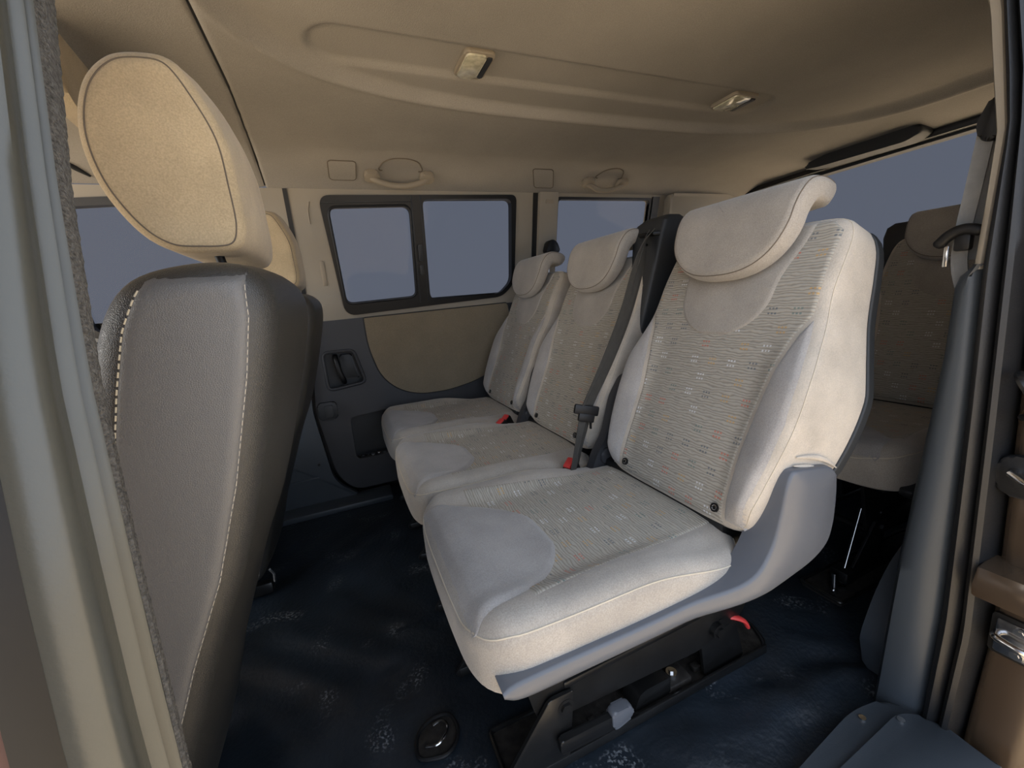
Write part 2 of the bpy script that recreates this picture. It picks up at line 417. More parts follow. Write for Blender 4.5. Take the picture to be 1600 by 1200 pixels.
def patch(name, pad, left, right, q0, q1, mat, parent, lift=.0025, edge=.008, nq=60, np_=36, sink=.002, swap=False, power=1.0):
    """a panel of cloth sewn on to the pad's front between left(q) and right(q)"""
    V = []; U = []; F = []
    for j in range(nq + 1):
        t = j / nq; t = .5 - .5 * math.cos(PI * t); q = q0 + (q1 - q0) * t
        a, b = left(q), right(q)
        for i in range(np_ + 1):
            f = i / np_; f = .5 - .5 * math.cos(PI * f); p = a + (b - a) * f
            d = min(p - a, b - p, q - q0, q1 - q)
            h = -sink + (lift + sink) * smooth(0, edge, d)
            P, Q = (q, p) if swap else (p, q)
            V.append(pad.map(P, Q, pad.surf(P, Q) + h)); U.append((P, Q))
    w = np_ + 1
    for j in range(nq):
        for i in range(np_): k = j * w + i; F.append((k, k + 1, k + w + 1, k + w))
    return mesh_uv(name, V, F, U, mat, parent)
def path_on(pad, pts, per=8):
    return [pad.map(p, q, pad.surf(p, q)) for p, q in catmull(pts, per, closed=False)]
def ribbon(bm, pts, width, side, thick=.0018, per=8):
    """flat belt webbing along pts; side = width direction (one vector or one per point)"""
    P = [Vector(p) for p in catmull(pts, per, closed=False)]; n = len(P); rows = []
    for i, p in enumerate(P):
        t = (P[min(n - 1, i + 1)] - P[max(0, i - 1)]).normalized()
        if isinstance(side, list):
            f = i / (n - 1) * (len(side) - 1); k = min(int(f), len(side) - 2); s = Vector(side[k]).lerp(Vector(side[k + 1]), f - k)
        else: s = Vector(side)
        wv = width if not isinstance(width, list) else interp(i / (n - 1), width)
        s = (s - t * s.dot(t)).normalized(); u = t.cross(s) * thick
        rows.append([bm.verts.new(p + s * wv * a + u * b * (1 if abs(a) > .3 else .2 if abs(a) > .2 else 1)) for a, b in ((-.5, -.5), (-.28, -.5), (0, -.5), (.28, -.5), (.5, -.5), (.5, .5), (.28, .5), (0, .5), (-.28, .5), (-.5, .5))])
    for a, b in zip(rows, rows[1:]):
        for k in range(10): bm.faces.new((a[k], a[(k + 1) % 10], b[(k + 1) % 10], b[k]))
    bm.faces.new(rows[0]); bm.faces.new(rows[-1][::-1])
def frange_(a, b, n): return [a + (b - a) * i / (n - 1) for i in range(n)]
def wall_y(z): return 2.0 if z < .8 else 2.0 - (z - .8) / .545 * .13
def WALL(a, b, d): return Vector((a, wall_y(b) + d, b))

# ================================================================== THE SETTING
# ground outside (sunlit paving)
bm = bmesh.new(); add_box(bm, (-9, -12, -.62), (9, 4, -.52)); from_bm('ground', bm, 'concrete', smooth=False)['kind'] = 'structure'

# floor
def floor_z(x, y):
    z = 0.0
    k = smooth(.75, .38, y) * smooth(.30, .55, x) * smooth(1.05, .9, x)
    w = noise.noise(Vector((x * 3.1, y * 5, .3))) * 2.6 + noise.noise(Vector((x * 9, y * 9, 2.3))) * .7
    z += k * (.009 * math.sin(y * 34 + x * 16 + w * 2.2) + .004 * noise.noise(Vector((x * 14 + y * 8, y * 22, 5))))
    k2 = smooth(.2, -.1, x) * smooth(1.9, 1.2, y)
    z += k2 * .003 * math.sin(x * 40 + 8 * math.sin(y * 6))
    z += .0012 * math.sin(x * 17 + 3 * y) * math.sin(y * 21 - 2 * x)
    # moulded channels under the seats
    for (cx, cy, rx, ry) in ((.02, 1.05, .05, .015), (-.02, .93, .035, .012)):
        d = ((x - cx) / rx) ** 2 + ((y - cy) / ry) ** 2
        if d < 1: z -= .004 * (1 - d)
    return z - .008
NX, NY = 300, 150
V = []; F = []
x0, x1, y0, y1 = -1.15, 2.35, .29, 2.02
for j in range(NY + 1):
    for i in range(NX + 1):
        x = x0 + (x1 - x0) * i / NX; y = y0 + (y1 - y0) * j / NY; V.append((x, y, floor_z(x, y)))
for j in range(NY):
    for i in range(NX): k = j * (NX + 1) + i; F.append((k, k + 1, k + NX + 2, k + NX + 1))
me = bpy.data.meshes.new('floor'); me.from_pydata(V, [], F); fo = link('floor', me, 'floor'); fo['kind'] = 'structure'
# underfloor body
bm = bmesh.new(); add_box(bm, (-1.15, .27, -.30), (2.35, 2.05, -.03)); from_bm('floor_pan', bm, 'black', fo, smooth=False)

# ceiling
def ceil_z(x, y):
    z = 1.42
    if y > 1.64: z -= .075 * min(1, (y - 1.64) / .23) ** 1.7
    if x > 1.9: z -= .055 * ((x - 1.9) / .4) ** 1.6 if x < 2.3 else .055
    # big oval recess
    cx, cy, rx, ry = .93, .72, 1.07, .56
    d = (abs((x - cx) / rx) ** 3.2 + abs((y - cy) / ry) ** 3.2) ** (1 / 3.2)
    z += .022 * smooth(1.035, .975, d)
    z -= .004 * math.exp(-((d - 1.03) / .012) ** 2)
    # long lamp panel
    dx = max(0, abs(x - .75) - .66); dy = abs(y - (1.09 + .012 * x)); dd = math.hypot(dx, dy)
    z += .010 * smooth(.075, .055, dd)
    # transverse joint
    xs = -.163 - .02 * smooth(1.2, 1.8, y)
    z += .007 * math.exp(-((x - xs) / .0045) ** 2)
    if x < xs: z += .004
    return z
NX, NY = 560, 190; x0, x1, y0, y1 = -1.15, 2.3, .36, 1.872
V = []; F = []
for j in range(NY + 1):
    for i in range(NX + 1):
        x = x0 + (x1 - x0) * i / NX; y = y0 + (y1 - y0) * j / NY; V.append((x, y, ceil_z(x, y)))
for j in range(NY):
    for i in range(NX): k = j * (NX + 1) + i; F.append((k, k + NX + 1, k + NX + 2, k + 1))
me = bpy.data.meshes.new('ceiling'); me.from_pydata(V, [], F); ce = link('ceiling', me, 'headliner'); ce['kind'] = 'structure'
bm = bmesh.new(); add_tube(bm, [(-.163 - .02 * smooth(1.2, 1.8, y), y, ceil_z(-.163 - .02 * smooth(1.2, 1.8, y), y) - .0005) for y in frange_(.4, 1.865, 60)], .0028, 6); from_bm('ceiling_joint', bm, 'black', ce)
bm = bmesh.new(); add_tube(bm, [(-.713, 1.78, ceil_z(-.713, 1.78) - .001), (-.695, 1.81, ceil_z(-.695, 1.81) - .001), (-.676, 1.84, ceil_z(-.676, 1.84) - .001)], [.007, .009, .004], 8); from_bm('roof_slot', bm, 'dark_plastic', ce)
bm = bmesh.new()
add_box(bm, (-1.2, .24, 1.47), (2.4, 2.02, 1.50), .01)
add_box(bm, (-1.2, .24, 1.38), (2.4, .37, 1.48), .01)
from_bm('roof_skin', bm, 'brown_paint', ce)

# far wall: beige upper trim with window openings
WF = [(-.008, 1.315), (.92, 1.345 - .012), (.86, .872), (.025, .852)]   # black window frame outline
frame_out = rpoly([(-.008, 1.322), (.848, 1.334), (.842, .94), (.778, .876), (.025, .846)], [.045, .03, .04, .04, .05], 6)
q2 = rpoly([(1.072, 1.322), (1.64, 1.322), (1.64, .87), (1.072, .87)], .02, 4)
fw = rpoly([(-.86, 1.30), (-.40, 1.325), (-.26, .88), (-.86, .84)], .04, 5)
wf = holed('wall_far', [(-1.15, 1.346), (2.31, 1.346), (2.31, .83), (-1.15, .83)], [frame_out, q2, fw], WALL, 0, .03, 'beige_plastic')
wf['kind'] = 'structure'
bm = bmesh.new(); add_box(bm, (-1.15, 2.075, -.3), (2.31, 2.09, .9)); add_box(bm, (-1.15, 2.03, .79), (2.31, 2.09, .825)); from_bm('door_skin', bm, 'black', wf, smooth=False)
# raised reveals and posts on the far wall
bm = bmesh.new()
add_prism(bm, rpoly([(.962, 1.344), (1.062, 1.344), (1.062, .83), (.962, .83)], .004), WALL, -.028, 0.0, .004)
from_bm('pillar_trim', bm, 'beige_plastic', wf)
bm = bmesh.new(); add_prism(bm, rrect(.993, 1.295, 1.035, 1.312, .004), WALL, -.0305, -.027, .001); from_bm('pillar_clip', bm, 'beige_cap', wf)
bm = bmesh.new(); add_prism(bm, [(.938, 1.344), (.962, 1.344), (.962, .83), (.938, .83)], WALL, -.006, .002); 
add_prism(bm, [(-.128, 1.344), (-.112, 1.344), (-.118, .83), (-.134, .83)], WALL, -.004, .002)
from_bm('door_gap_seal', bm, 'rubber', wf)
bm = bmesh.new(); add_prism(bm, [(1.655, 1.335), (1.70, 1.335), (1.70, .83), (1.655, .83)], WALL, -.01, .02); from_bm('rear_post', bm, 'black', wf)
bm = bmesh.new(); add_prism(bm, rpoly([(1.74, 1.344), (2.3, 1.344), (2.3, .83), (1.78, .83)], .02), WALL, -.05, 0, .015); from_bm('rear_pillar_trim', bm, 'beige_plastic', wf)
# beige sliding door border highlight and small recesses
bm = bmesh.new(); add_tube(bm, [WALL(.012 - .055, 1.30, -.001), WALL(-.052, 1.27, -.001), WALL(-.053, 1.22, -.001)], .003, 6)
add_prism(bm, rrect(-.045, .98, -.028, 1.08, .004), WALL, -.003, .002, .001)
from_bm('trim_recess', bm, 'beige_cap', wf)

# window_1: sliding twin-pane window in the far door
w1 = empty('window_1', (0, 0, 0)); w1['kind'] = 'structure'
g1 = rpoly([(.020, 1.280), (.349, 1.288), (.345, .907), (.034, .897)], .035, 6)
g2 = rpoly([(.404, 1.312), (.822, 1.317), (.826, .95), (.765, .893), (.408, .888)], [.03, .03, .03, .03, .035], 6)
fr = holed('window_frame', frame_out, [g1, g2], WALL, -.010, .03, 'black', w1)
for nm, g, dd in (('sliding_pane', g1, .018), ('fixed_pane', g2, .026)):
    bm = bmesh.new(); big = [((a - sum(p[0] for p in g) / len(g)) * 1.03 + sum(p[0] for p in g) / len(g), (b - sum(p[1] for p in g) / len(g)) * 1.03 + sum(p[1] for p in g) / len(g)) for a, b in g]
    add_prism(bm, big, WALL, dd, dd + .003); from_bm(nm, bm, 'glass', w1, smooth=False)
bm = bmesh.new()
for g in (g1,): add_tube(bm, [WALL(a, b, -.009) for a, b in g], .006, 8, closed=True)
from_bm('sliding_pane_rim', bm, 'rubber', w1)
bm = bmesh.new()
add_prism(bm, rrect(.366, 1.06, .388, 1.13, .004), WALL, -.02, -.008, .003)
add_prism(bm, rrect(.368, 1.00, .386, 1.045, .004), WALL, -.018, -.008, .003)
from_bm('window_latch', bm, 'dark_plastic', w1)
bm = bmesh.new()
add_prism(bm, [(.353, 1.325), (.360, 1.325), (.362, .88), (.355, .88)], WALL, -.0125, -.009, .001)
add_prism(bm, [(.393, 1.325), (.398, 1.325), (.400, .88), (.395, .88)], WALL, -.0125, -.009, .001)
add_prism(bm, [(0.0, 1.296), (.36, 1.304), (.36, 1.300), (0.0, 1.292)], WALL, -.0125, -.009, .001)
from_bm('window_rail', bm, 'dark_plastic', w1)
# window_2: rear quarter glass
w2 = empty('window_2'); w2['kind'] = 'structure'
holed('window_frame', rpoly([(1.066, 1.330), (1.66, 1.330), (1.66, .86), (1.066, .86)], .02, 4), [rpoly([(1.076, 1.318), (1.64, 1.320), (1.64, .875), (1.076, .875)], .02, 4)], WALL, -.004, .02, 'black', w2)
bm = bmesh.new(); add_prism(bm, [(1.06, 1.33), (1.66, 1.33), (1.66, .86), (1.06, .86)], WALL, .022, .026); from_bm('fixed_pane', bm, 'glass', w2, smooth=False)
# window_3: far front door glass
w3 = empty('window_3'); w3['kind'] = 'structure'
fi = rpoly([(-.84, 1.275), (-.42, 1.30), (-.29, .90), (-.84, .86)], .04, 5)
holed('window_frame', fw, [fi], WALL, -.004, .03, 'rubber', w3)
bm = bmesh.new(); add_prism(bm, [(-.87, 1.31), (-.38, 1.33), (-.25, .87), (-.87, .83)], WALL, .02, .024); from_bm('fixed_pane', bm, 'glass', w3, smooth=False)

# tailgate (wall_rear) with glass
wr = holed('wall_rear', [(.30, 1.40), (1.93, 1.40), (1.97, -.0), (.30, -.0)], [rpoly([(.42, 1.345), (1.80, 1.325), (1.86, .86), (.42, .86)], .05, 5)], YZ, 2.30, 2.36, 'dark_plastic')
wr['kind'] = 'structure'
bm = bmesh.new(); add_prism(bm, [(.40, 1.36), (1.83, 1.34), (1.88, .85), (.40, .85)], YZ, 2.335, 2.34); w4 = from_bm('window_4', bm, 'glass', smooth=False); w4['kind'] = 'structure'
bm = bmesh.new(); add_prism(bm, rpoly([(.40, 1.385), (1.86, 1.36), (1.86, 1.335), (1.45, 1.345), (.40, 1.35)], .01), YZ, 2.26, 2.31, .006); from_bm('tailgate_header', bm, 'black', wr)

# far door card (door_1)
D = holed('door_1', rpoly([(-.105, .832), (1.02, .845), (1.02, .03), (-.06, .03), (-.125, .12), (-.165, .44), (-.135, .70)], [.01, .01, .01, .06, .06, .03, .03], 5),
          [rpoly([(-.092, .690), (.030, .688), (.060, .545), (-.092, .530)], .022, 5), rpoly([(-.03, .385), (.20, .40), (.22, .18), (-.03, .175)], .03, 5)], XZ, 1.985, 2.0, 'grey_plastic')
D['kind'] = 'structure'
panel_pts = rpoly([(.098, .830), (.80, .842), (.83, .62), (.70, .515), (.60, .470), (.45, .442), (.303, .445), (.205, .483), (.135, .56), (.10, .70)], [.004, .01, .04, .05, .05, .06, .06, .06, .06, .05], 6)
bm = bmesh.new(); add_prism(bm, panel_pts, XZ, 1.976, 1.99, .003); from_bm('fabric_panel', bm, 'door_fabric', D)
bm = bmesh.new(); add_tube(bm, [(a, 1.983, b) for a, b in panel_pts], .005, 8, closed=True); from_bm('panel_border', bm, 'dark_plastic', D)
# handle recess, handle, pocket, latch
bm = bmesh.new(); pr = rpoly([(-.097, .696), (.034, .694), (.066, .540), (-.097, .524)], .026, 5)
add_tube(bm, [(a, 1.982, b) for a, b in pr], .007, 8, closed=True); hr_ = from_bm('handle_recess', bm, 'grey_plastic', D)
bm = bmesh.new(); add_box(bm, (-.12, 2.035, .50), (.08, 2.045, .72)); add_box(bm, (-.12, 2.0, .50), (-.10, 2.04, .72)); add_box(bm, (.07, 2.0, .5), (.08, 2.04, .72)); add_box(bm, (-.12, 2.0, .70), (.08, 2.04, .715)); add_box(bm, (-.12, 2.0, .51), (.08, 2.04, .52))
add_prism(bm, rpoly([(-.03, .675), (.022, .675), (.042, .56), (-.03, .56)], .01), XZ, 2.01, 2.036, .006)
from_bm('recess_back', bm, 'dark_plastic', hr_)
bm = bmesh.new(); add_tube(bm, catmull([(-.048, 2.01, .672), (-.046, 1.985, .655), (-.038, 1.980, .60), (-.028, 1.985, .565), (-.026, 2.01, .55)], 6, False), .011, 10, up=(0, 1, 0)); from_bm('door_handle', bm, 'black', D)
bm = bmesh.new(); add_box(bm, (-.05, 2.06, .15), (.25, 2.07, .42)); add_box(bm, (-.05, 1.99, .15), (.25, 2.07, .172)); add_box(bm, (-.05, 1.995, .15), (-.032, 2.07, .42)); add_box(bm, (.222, 1.995, .15), (.24, 2.07, .42)); add_box(bm, (-.05, 1.995, .40), (.25, 2.07, .42))
pk = from_bm('door_pocket', bm, 'dark_plastic', D)
bm = bmesh.new(); add_prism(bm, rrect(-.155, .395, -.075, .475, .018), XZ, 1.965, 1.99, .006); add_prism(bm, rrect(-.128, .408, -.092, .462, .006), XZ, 1.957, 1.97, .003)
from_bm('door_latch', bm, 'dark_plastic', D)
# step and lower trim left of the far door
bm = bmesh.new()
add_prism(bm, rpoly([(-1.1, .83), (-.15, .83), (-.175, .44), (-.14, .10), (-.04, .012), (-1.1, .012)], [.0, .02, .04, .08, .02, 0]), XZ, 1.955, 1.99, .006)
lt = from_bm('trim_1', bm, 'slate_plastic'); lt['kind'] = 'structure'
bm = bmesh.new(); add_box(bm, (-.45, 1.86, -.01), (.10, 1.99, .018), .008); add_box(bm, (-.34, 1.955-.004, .135), (-.20, 1.958, .143), .001)
from_bm('door_step', bm, 'slate_plastic', lt)
bm = bmesh.new(); add_cyl(bm, (-.19, 1.957, .20), (-.19, 1.95, .20), .006, 12); from_bm('screw', bm, 'black', lt)
# debris lying in the door pocket
random.seed(3)
for k in range(7):
    bm = bmesh.new(); r = bmesh.ops.create_icosphere(bm, subdivisions=1, radius=.009 + .004 * random.random())
    for v in bm.verts: v.co = Vector((v.co.x * 1.3, v.co.y, v.co.z * .6)) * (.8 + .4 * random.random())
    x = -.005 + .027 * k
    for v in bm.verts: v.co += Vector((x, 2.005 + .01 * (k % 2), .181))
    o = from_bm('crumpled_wrapper', bm, 'chrome', smooth=False)
    tag(o, 'shiny crumpled scrap lying in the bottom of the far door pocket', 'wrapper', 'shiny scraps in the far door pocket')

# ================================================================== NEAR DOOR FRAME
def loft(name, zs, sect, mat, parent=None, closed=False):
    """vertical strip: sect(z) -> list of (x, y)"""
    V = []; F = []; n = None
    for z in zs:
        s = sect(z); n = len(s)
        for x, y in s: V.append((x, y, z))
    for j in range(len(zs) - 1):
        for i in range(n if closed else n - 1):
            a = j * n + i; b = j * n + (i + 1) % n; F.append((a, b, b + n, a + n))
    me = bpy.data.meshes.new(name); me.from_pydata(V, [], F)
    bm = bmesh.new(); bm.from_mesh(me); bmesh.ops.recalc_face_normals(bm, faces=bm.faces[:]); bm.to_mesh(me); bm.free()
    o = link(name, me, mat, parent); me.set_sharp_from_angle(angle=math.radians(50)); return o
def frange(a, b, n): return [a + (b - a) * i / (n - 1) for i in range(n)]
B_IN = [(0.0, .300), (.55, .321), (.69, .334), (.83, .352), (.955, .383), (1.09, .431), (1.40, .55)]
B_MID = [(0.0, .288), (.56, .308), (.70, .322), (.83, .336), (.95, .360), (1.07, .394), (1.40, .50)]
B_OUT = [(0.0, .235), (.63, .257), (.735, .271), (.84, .289), (.94, .319), (1.045, .350), (1.40, .46)]
zs = frange(-.1, 1.42, 60)
# painted pillar skin
def bsk(z):
    o = interp(z, B_OUT); return [(-.185, o + .004), (-.20, o - .004), (-.215, o - .02), (-.20, o - .05), (-.18, o - .075), (-.20, o - .12), (-.27, o - .16), (-.40, o - .17), (-.60, o - .14), (-.60, o + .05), (-.185, o + .10)]
bp_ = loft('wall_near', zs, bsk, 'purple_paint', closed=True); bp_['kind'] = 'structure'
# ribbed door seal
def bse(z):
    o, m_ = interp(z, B_OUT), interp(z, B_MID); w = m_ - o
    return [(-.185, o + .002), (-.168, o + .001), (-.156, o + .05 * w), (-.152, o + .14 * w), (-.152, o + .30 * w), (-.154, o + .44 * w), (-.154, o + .53 * w), (-.149, o + .565 * w), (-.1475, o + .60 * w), (-.149, o + .64 * w), (-.156, o + .665 * w), (-.159, o + .71 * w), (-.156, o + .76 * w), (-.149, o + .79 * w), (-.147, o + .84 * w), (-.149, o + .90 * w), (-.150, o + .97 * w), (-.16, m_ + .001), (-.18, m_ + .004)]
se = loft('trim_2', zs, bse, 'seal_olive'); se['kind'] = 'structure'
def bfu(z):
    i_, m_ = interp(z, B_IN), interp(z, B_MID)
    w = .0005 * math.sin(z * 430) + .0005 * math.sin(z * 811)
    return [(-.175, m_ - .001), (-.158, m_), (-.151, (m_ + i_) / 2), (-.152, i_ + w), (-.165, i_ + .003 + w), (-.19, i_ + .004)]
fz = loft('trim_3', frange(-.1, 1.42, 500), bfu, 'fuzz'); fz['kind'] = 'structure'
def bblk(z):
    o = interp(z, B_OUT); return [(-.184, o - .012), (-.178, o - .006), (-.172, o + .001), (-.184, o + .006)]
loft('gap_seal', zs, bblk, 'black', se)

# rear door pillar
C_IN = [(-.1, .385), (.034, .379), (.309, .369), (.546, .354), (.706, .344), (.839, .342)]
C_OUT = [(-.1, .308), (.033, .305), (.25, .300), (.448, .303), (.626, .306), (.85, .312), (1.036, .307), (1.203, .329), (1.42, .40)]
C_SEAL = [(-.1, .265), (-.036, .263), (.238, .251), (.575, .262), (.859, .272), (1.106, .289), (1.42, .34)]
def lowslope(z):  # the trim foot runs out to the sill
    return 0
def ctr(z):
    i_, o = interp(z, C_IN), interp(z, C_OUT)
    if z > .815: i_ = o + (i_ - o) * max(.05, math.sqrt(max(0, 1 - ((z - .815) / .04) ** 2)))
    b = .012 * smooth(.7, .2, z)
    return [(1.02, i_ + .04), (.925, i_ + .006), (.905 - b * .3, i_ - .003), (.899 - b, i_ - .012), (.897 - b, (i_ + o) / 2), (.899 - b * .5, o + .010), (.906, o + .001), (.93, o - .004), (1.02, o)]
ct = loft('wall_pillar', frange(-.02, .853, 50), ctr, 'slate_plastic', closed=True); ct.name = 'trim_4'; ct['kind'] = 'structure'
bm = bmesh.new(); 
def cbe(z):
    o = interp(z, C_OUT); i_ = o + .012 + .004 * smooth(.9, 1.2, z); return [(.96, i_ + .004), (.91, i_), (.900, i_ - .004), (.898, o + .002), (.91, o - .004), (.96, o - .004)]
loft('upper_pillar_trim', frange(.845, 1.40, 30), cbe, 'beige_plastic', ct, closed=True)
bm.free()
def cse(z):
    o, s = interp(z, C_OUT), interp(z, C_SEAL); w = o - s
    return [(.94, o + .004), (.905, o), (.892, o - .10 * w), (.889, o - .25 * w), (.894, o - .42 * w), (.906, o - .50 * w), (.894, o - .58 * w), (.889, o - .70 * w), (.892, o - .84 * w), (.908, o - .92 * w), (.93, s), (.97, s - .002)]
cs = loft('trim_5', frange(-.12, 1.42, 50), cse, 'rubber'); cs['kind'] = 'structure'
# painted shut face
def cpa(z):
    s = interp(z, C_SEAL); b = .030 * smooth(.405, .395, z) * smooth(.30, .34, z) 
    b = .03 * smooth(.40, .36, z) * (1 - smooth(.36, .34, z)) 
    return [(1.6, s - .002), (.965, s + .004), (.925, s - .006), (.918, s - .02), (.918, s - .05), (.921, s - .09), (.93, s - .12), (.96, s - .135), (1.6, s - .15)]
cp = loft('wall_near_rear', frange(-.35, 1.42, 60), cpa, 'brown_paint'); cp['kind'] = 'structure'
bm = bmesh.new(); add_box(bm, (.975, .10, -.35), (2.36, .30, 1.47), .02); from_bm('side_panel', bm, 'brown_paint', cp)  # unseen body side, added to keep door light off the rear cabin
# ledge in the shut face
bm = bmesh.new()
pts = [(.93, .385), (.880, .378), (.868, .350), (.872, .330), (.93, .300)]
add_prism(bm, [(a, b) for a, b in pts], XZ, .262, .15, .006); 
from_bm('shut_face_ledge', bm, 'brown_paint', cp)
# striker plate with screws
st = empty('door_striker', (0, 0, 0))
tag(st, 'chrome door striker with two screws on the painted door frame at right', 'striker')
bm = bmesh.new(); add_prism(bm, rrect(.185, .222, .245, .295, .006), YZ, .913, .919, .002); from_bm('striker_plate', bm, 'black_steel', st)
bm = bmesh.new(); add_prism(bm, rrect(.190, .228, .238, .288, .003), YZ, .9095, .914, .001); from_bm('striker_face', bm, 'chrome', st)
bm = bmesh.new(); add_tube(bm, catmull([(.910, .236, .262), (.896, .234, .262), (.893, .222, .260), (.894, .200, .258), (.91, .195, .258)], 6, False), .0055, 10); from_bm('striker_loop', bm, 'chrome', st)
for z in (.280, .238):
    bm = bmesh.new(); add_cyl(bm, (.9105, .212, z), (.905, .212, z), .0075, 16); add_cyl(bm, (.906, .212, z), (.9035, .212, z), .004, 6); from_bm('screw', bm, 'chrome', st)
pg = empty('door_guide_pin'); tag(pg, 'rounded dark plate with a pale pin on the painted door frame, upper right', 'pin plate')
bm = bmesh.new(); add_prism(bm, rrect(.19, .500, .266, .565, .018), YZ, .905, .919, .005); from_bm('plate', bm, 'rubber', pg)
bm = bmesh.new(); add_tube(bm, [(.908, .247, .540), (.893, .246, .540), (.885, .230, .534), (.885, .20, .53)], [.007, .006, .005, .004], 10); from_bm('pin', bm, 'chrome', pg)
bm = bmesh.new(); add_tube(bm, catmull([(.905, .258, .69), (.885, .25, .685), (.884, .235, .66), (.892, .225, .64), (.9, .2, .64)], 6, False), .006, 8); add_tube(bm, [(.91, .25, .625), (.893, .24, .628), (.895, .2, .63)], .005, 8)
o = from_bm('door_bracket', bm, 'black_steel'); tag(o, 'bent black bracket on the door frame at the right edge above the pin plate', 'bracket')

# sill plate by the near door
bm = bmesh.new()
sp_ = rpoly([(.30, .20), (.30, .343), (.60, .345), (.80, .367), (.885, .352), (.90, .30), (.90, .20)], [0, 0, .02, .05, .04, .02, 0], 5)
add_prism(bm, sp_, XY, -.02, .022, .007)
sill = from_bm('trim_6', bm, 'slate_plastic'); sill['kind'] = 'structure'
bm = bmesh.new(); add_prism(bm, rpoly([(.30, .20), (.30, .305), (.62, .31), (.86, .322), (.90, .29), (.90, .20)], [0, 0, .02, .03, .02, 0], 5), XY, .015, .034, .008); from_bm('sill_ridge', bm, 'slate_plastic', sill)
for x, y in ((.80, .349), (.845, .312)):
    bm = bmesh.new(); add_cyl(bm, (x, y, .02), (x, y, .0245 if y > .33 else .036), .006, 14); from_bm('screw', bm, 'chrome', sill)
# wheel arch trim behind the pillar foot
bm = bmesh.new()
add_prism(bm, rpoly([(.95, 0), (.95, .08), (.99, .17), (1.05, .24), (1.14, .28), (1.5, .32), (1.5, 0)], [0, .02, .05, .05, .05, 0, 0], 6), XZ, .28, .435, .02)
wa = from_bm('trim_7', bm, 'slate_plastic'); wa['kind'] = 'structure'

# ================================================================== SEATS
U_ = Vector((.387, 0, .922)).normalized(); N_ = Vector((-.922, 0, .387)).normalized()
BO = Vector((.588, 0, .415)); BY = -.045      # foot of the backrest front, its offset from the cushion centre
def bmap(p, q, n): return BO + U_ * q + N_ * n + Vector((0, p + BY, 0))
BL = .598
half = [(0, .0), (.12, .0), (.178, .008), (.202, .04), (.219, .12), (.231, .21), (.231, .29), (.218, .37), (.207, .44), (.205, .51), (.200, .562), (.178, .592), (.11, .599), (0, .600)]
bout = catmull([(-a, b) for a, b in half[:0:-1]] + half[:-1] + [(0, .600)], 6)
def btop(p, q):
    a = abs(p); w = smooth(.0, .06, q) * smooth(.42, .26, q)
    n = .026 * smooth(.12, .20, a) * w
    n += .010 * math.exp(-((q - .12) / .09) ** 2) * (1 - (a / .25) ** 2)
    n -= .014 * smooth(.45, .60, q)
    return n
TB = [(0, .035), (.05, .105), (.16, .148), (.30, .165), (.45, .138), (.59, .10), (.62, .09)]
def bT(p, q): return interp(q, TB)
insw = [(0, .150), (.05, .148), (.14, .146), (.22, .150), (.30, .160), (.37, .177), (.41, .196)]
def insert_half(q): return interp(q, insw) if q < .41 else .194 - .004 * smooth(.41, .5, q) - .022 * smooth(.56, .588, q)
def boltop(q): return interp(q, [(0, .186), (.04, .196), (.12, .212), (.21, .222), (.29, .220), (.36, .208), (.405, .198), (.42, .195)])

# headrest sheet profile (x, z): front slab, over the top and back
hp = catmull([(.748, .866), (.762, .905), (.778, .95), (.792, .985), (.812, 1.006), (.838, 1.007), (.860, 1.0), (.876, .986)], 8, False)
HL = [0]
for a, b in zip(hp, hp[1:]): HL.append(HL[-1] + math.hypot(b[0] - a[0], b[1] - a[1]))
HT = HL[-1]
def hmap(p, s_, n):
    s_ = max(-.02, min(HT + .02, s_))
    if s_ <= 0: i, f = 0, s_ / (HL[1])
    elif s_ >= HT: i = len(HL) - 2; f = (s_ - HL[i]) / (HL[i + 1] - HL[i])
    else:
        i = 0
        while HL[i + 1] < s_: i += 1
        f = (s_ - HL[i]) / (HL[i + 1] - HL[i])
    a, b = Vector(hp[i]), Vector(hp[i + 1]); c = a + (b - a) * f
    # smooth normal
    i2 = max(0, min(len(hp) - 1, i + (1 if f > .5 else 0))); a2, b2 = Vector(hp[max(0, i - 1)]), Vector(hp[min(len(hp) - 1, i + 2)])
    t = (b2 - a2).normalized(); nn = Vector((-t.y, t.x))
    return Vector((c.x + nn.x * n, p + BY + .003, c.y + nn.y * n))
hout = []
for k in range(41):
    a = PI + PI * k / 40; hout.append((.143 * math.copysign(abs(math.cos(a)) ** .8, math.cos(a)), .108 + .112 * math.sin(a)))
hout += [(.147, .14), (.149, HT - .05), (.147, HT - .02), (.135, HT - .004), (.10, HT), (-.10, HT), (-.135, HT - .004), (-.147, HT - .02), (-.149, HT - .05), (-.147, .14)]

# cushion
def cmap(p, q, n): return Vector((.092 + q, p, .40 + n))
chalf = [(0, .0), (.10, .001), (.17, .006), (.215, .022), (.239, .055), (.245, .12), (.245, .32), (.244, .45), (.237, .502), (.214, .524), (.19, .54), (.16, .555), (0, .565)]
cout = catmull([(-a, b) for a, b in chalf[:0:-1]] + chalf[:-1] + [(0, .565)], 6)
def ctop(p, q):
    a = abs(p)
    n = .024 * smooth(.14, .20, a) * (1 - 1.0 * smooth(.26, .5, q))
    f = smooth(.19, .03, q); n = n * (1 - .55 * f) + .014 * f
    n += .006 * smooth(.38, .47, q) * smooth(.2, .1, a)
    n -= .016 * smooth(.06, 0, q)
    n -= .012 * smooth(.3, .5, q) * smooth(.17, .21, a)
    return n
def cT(p, q): return .082 + .008 * smooth(.2, 0, q)

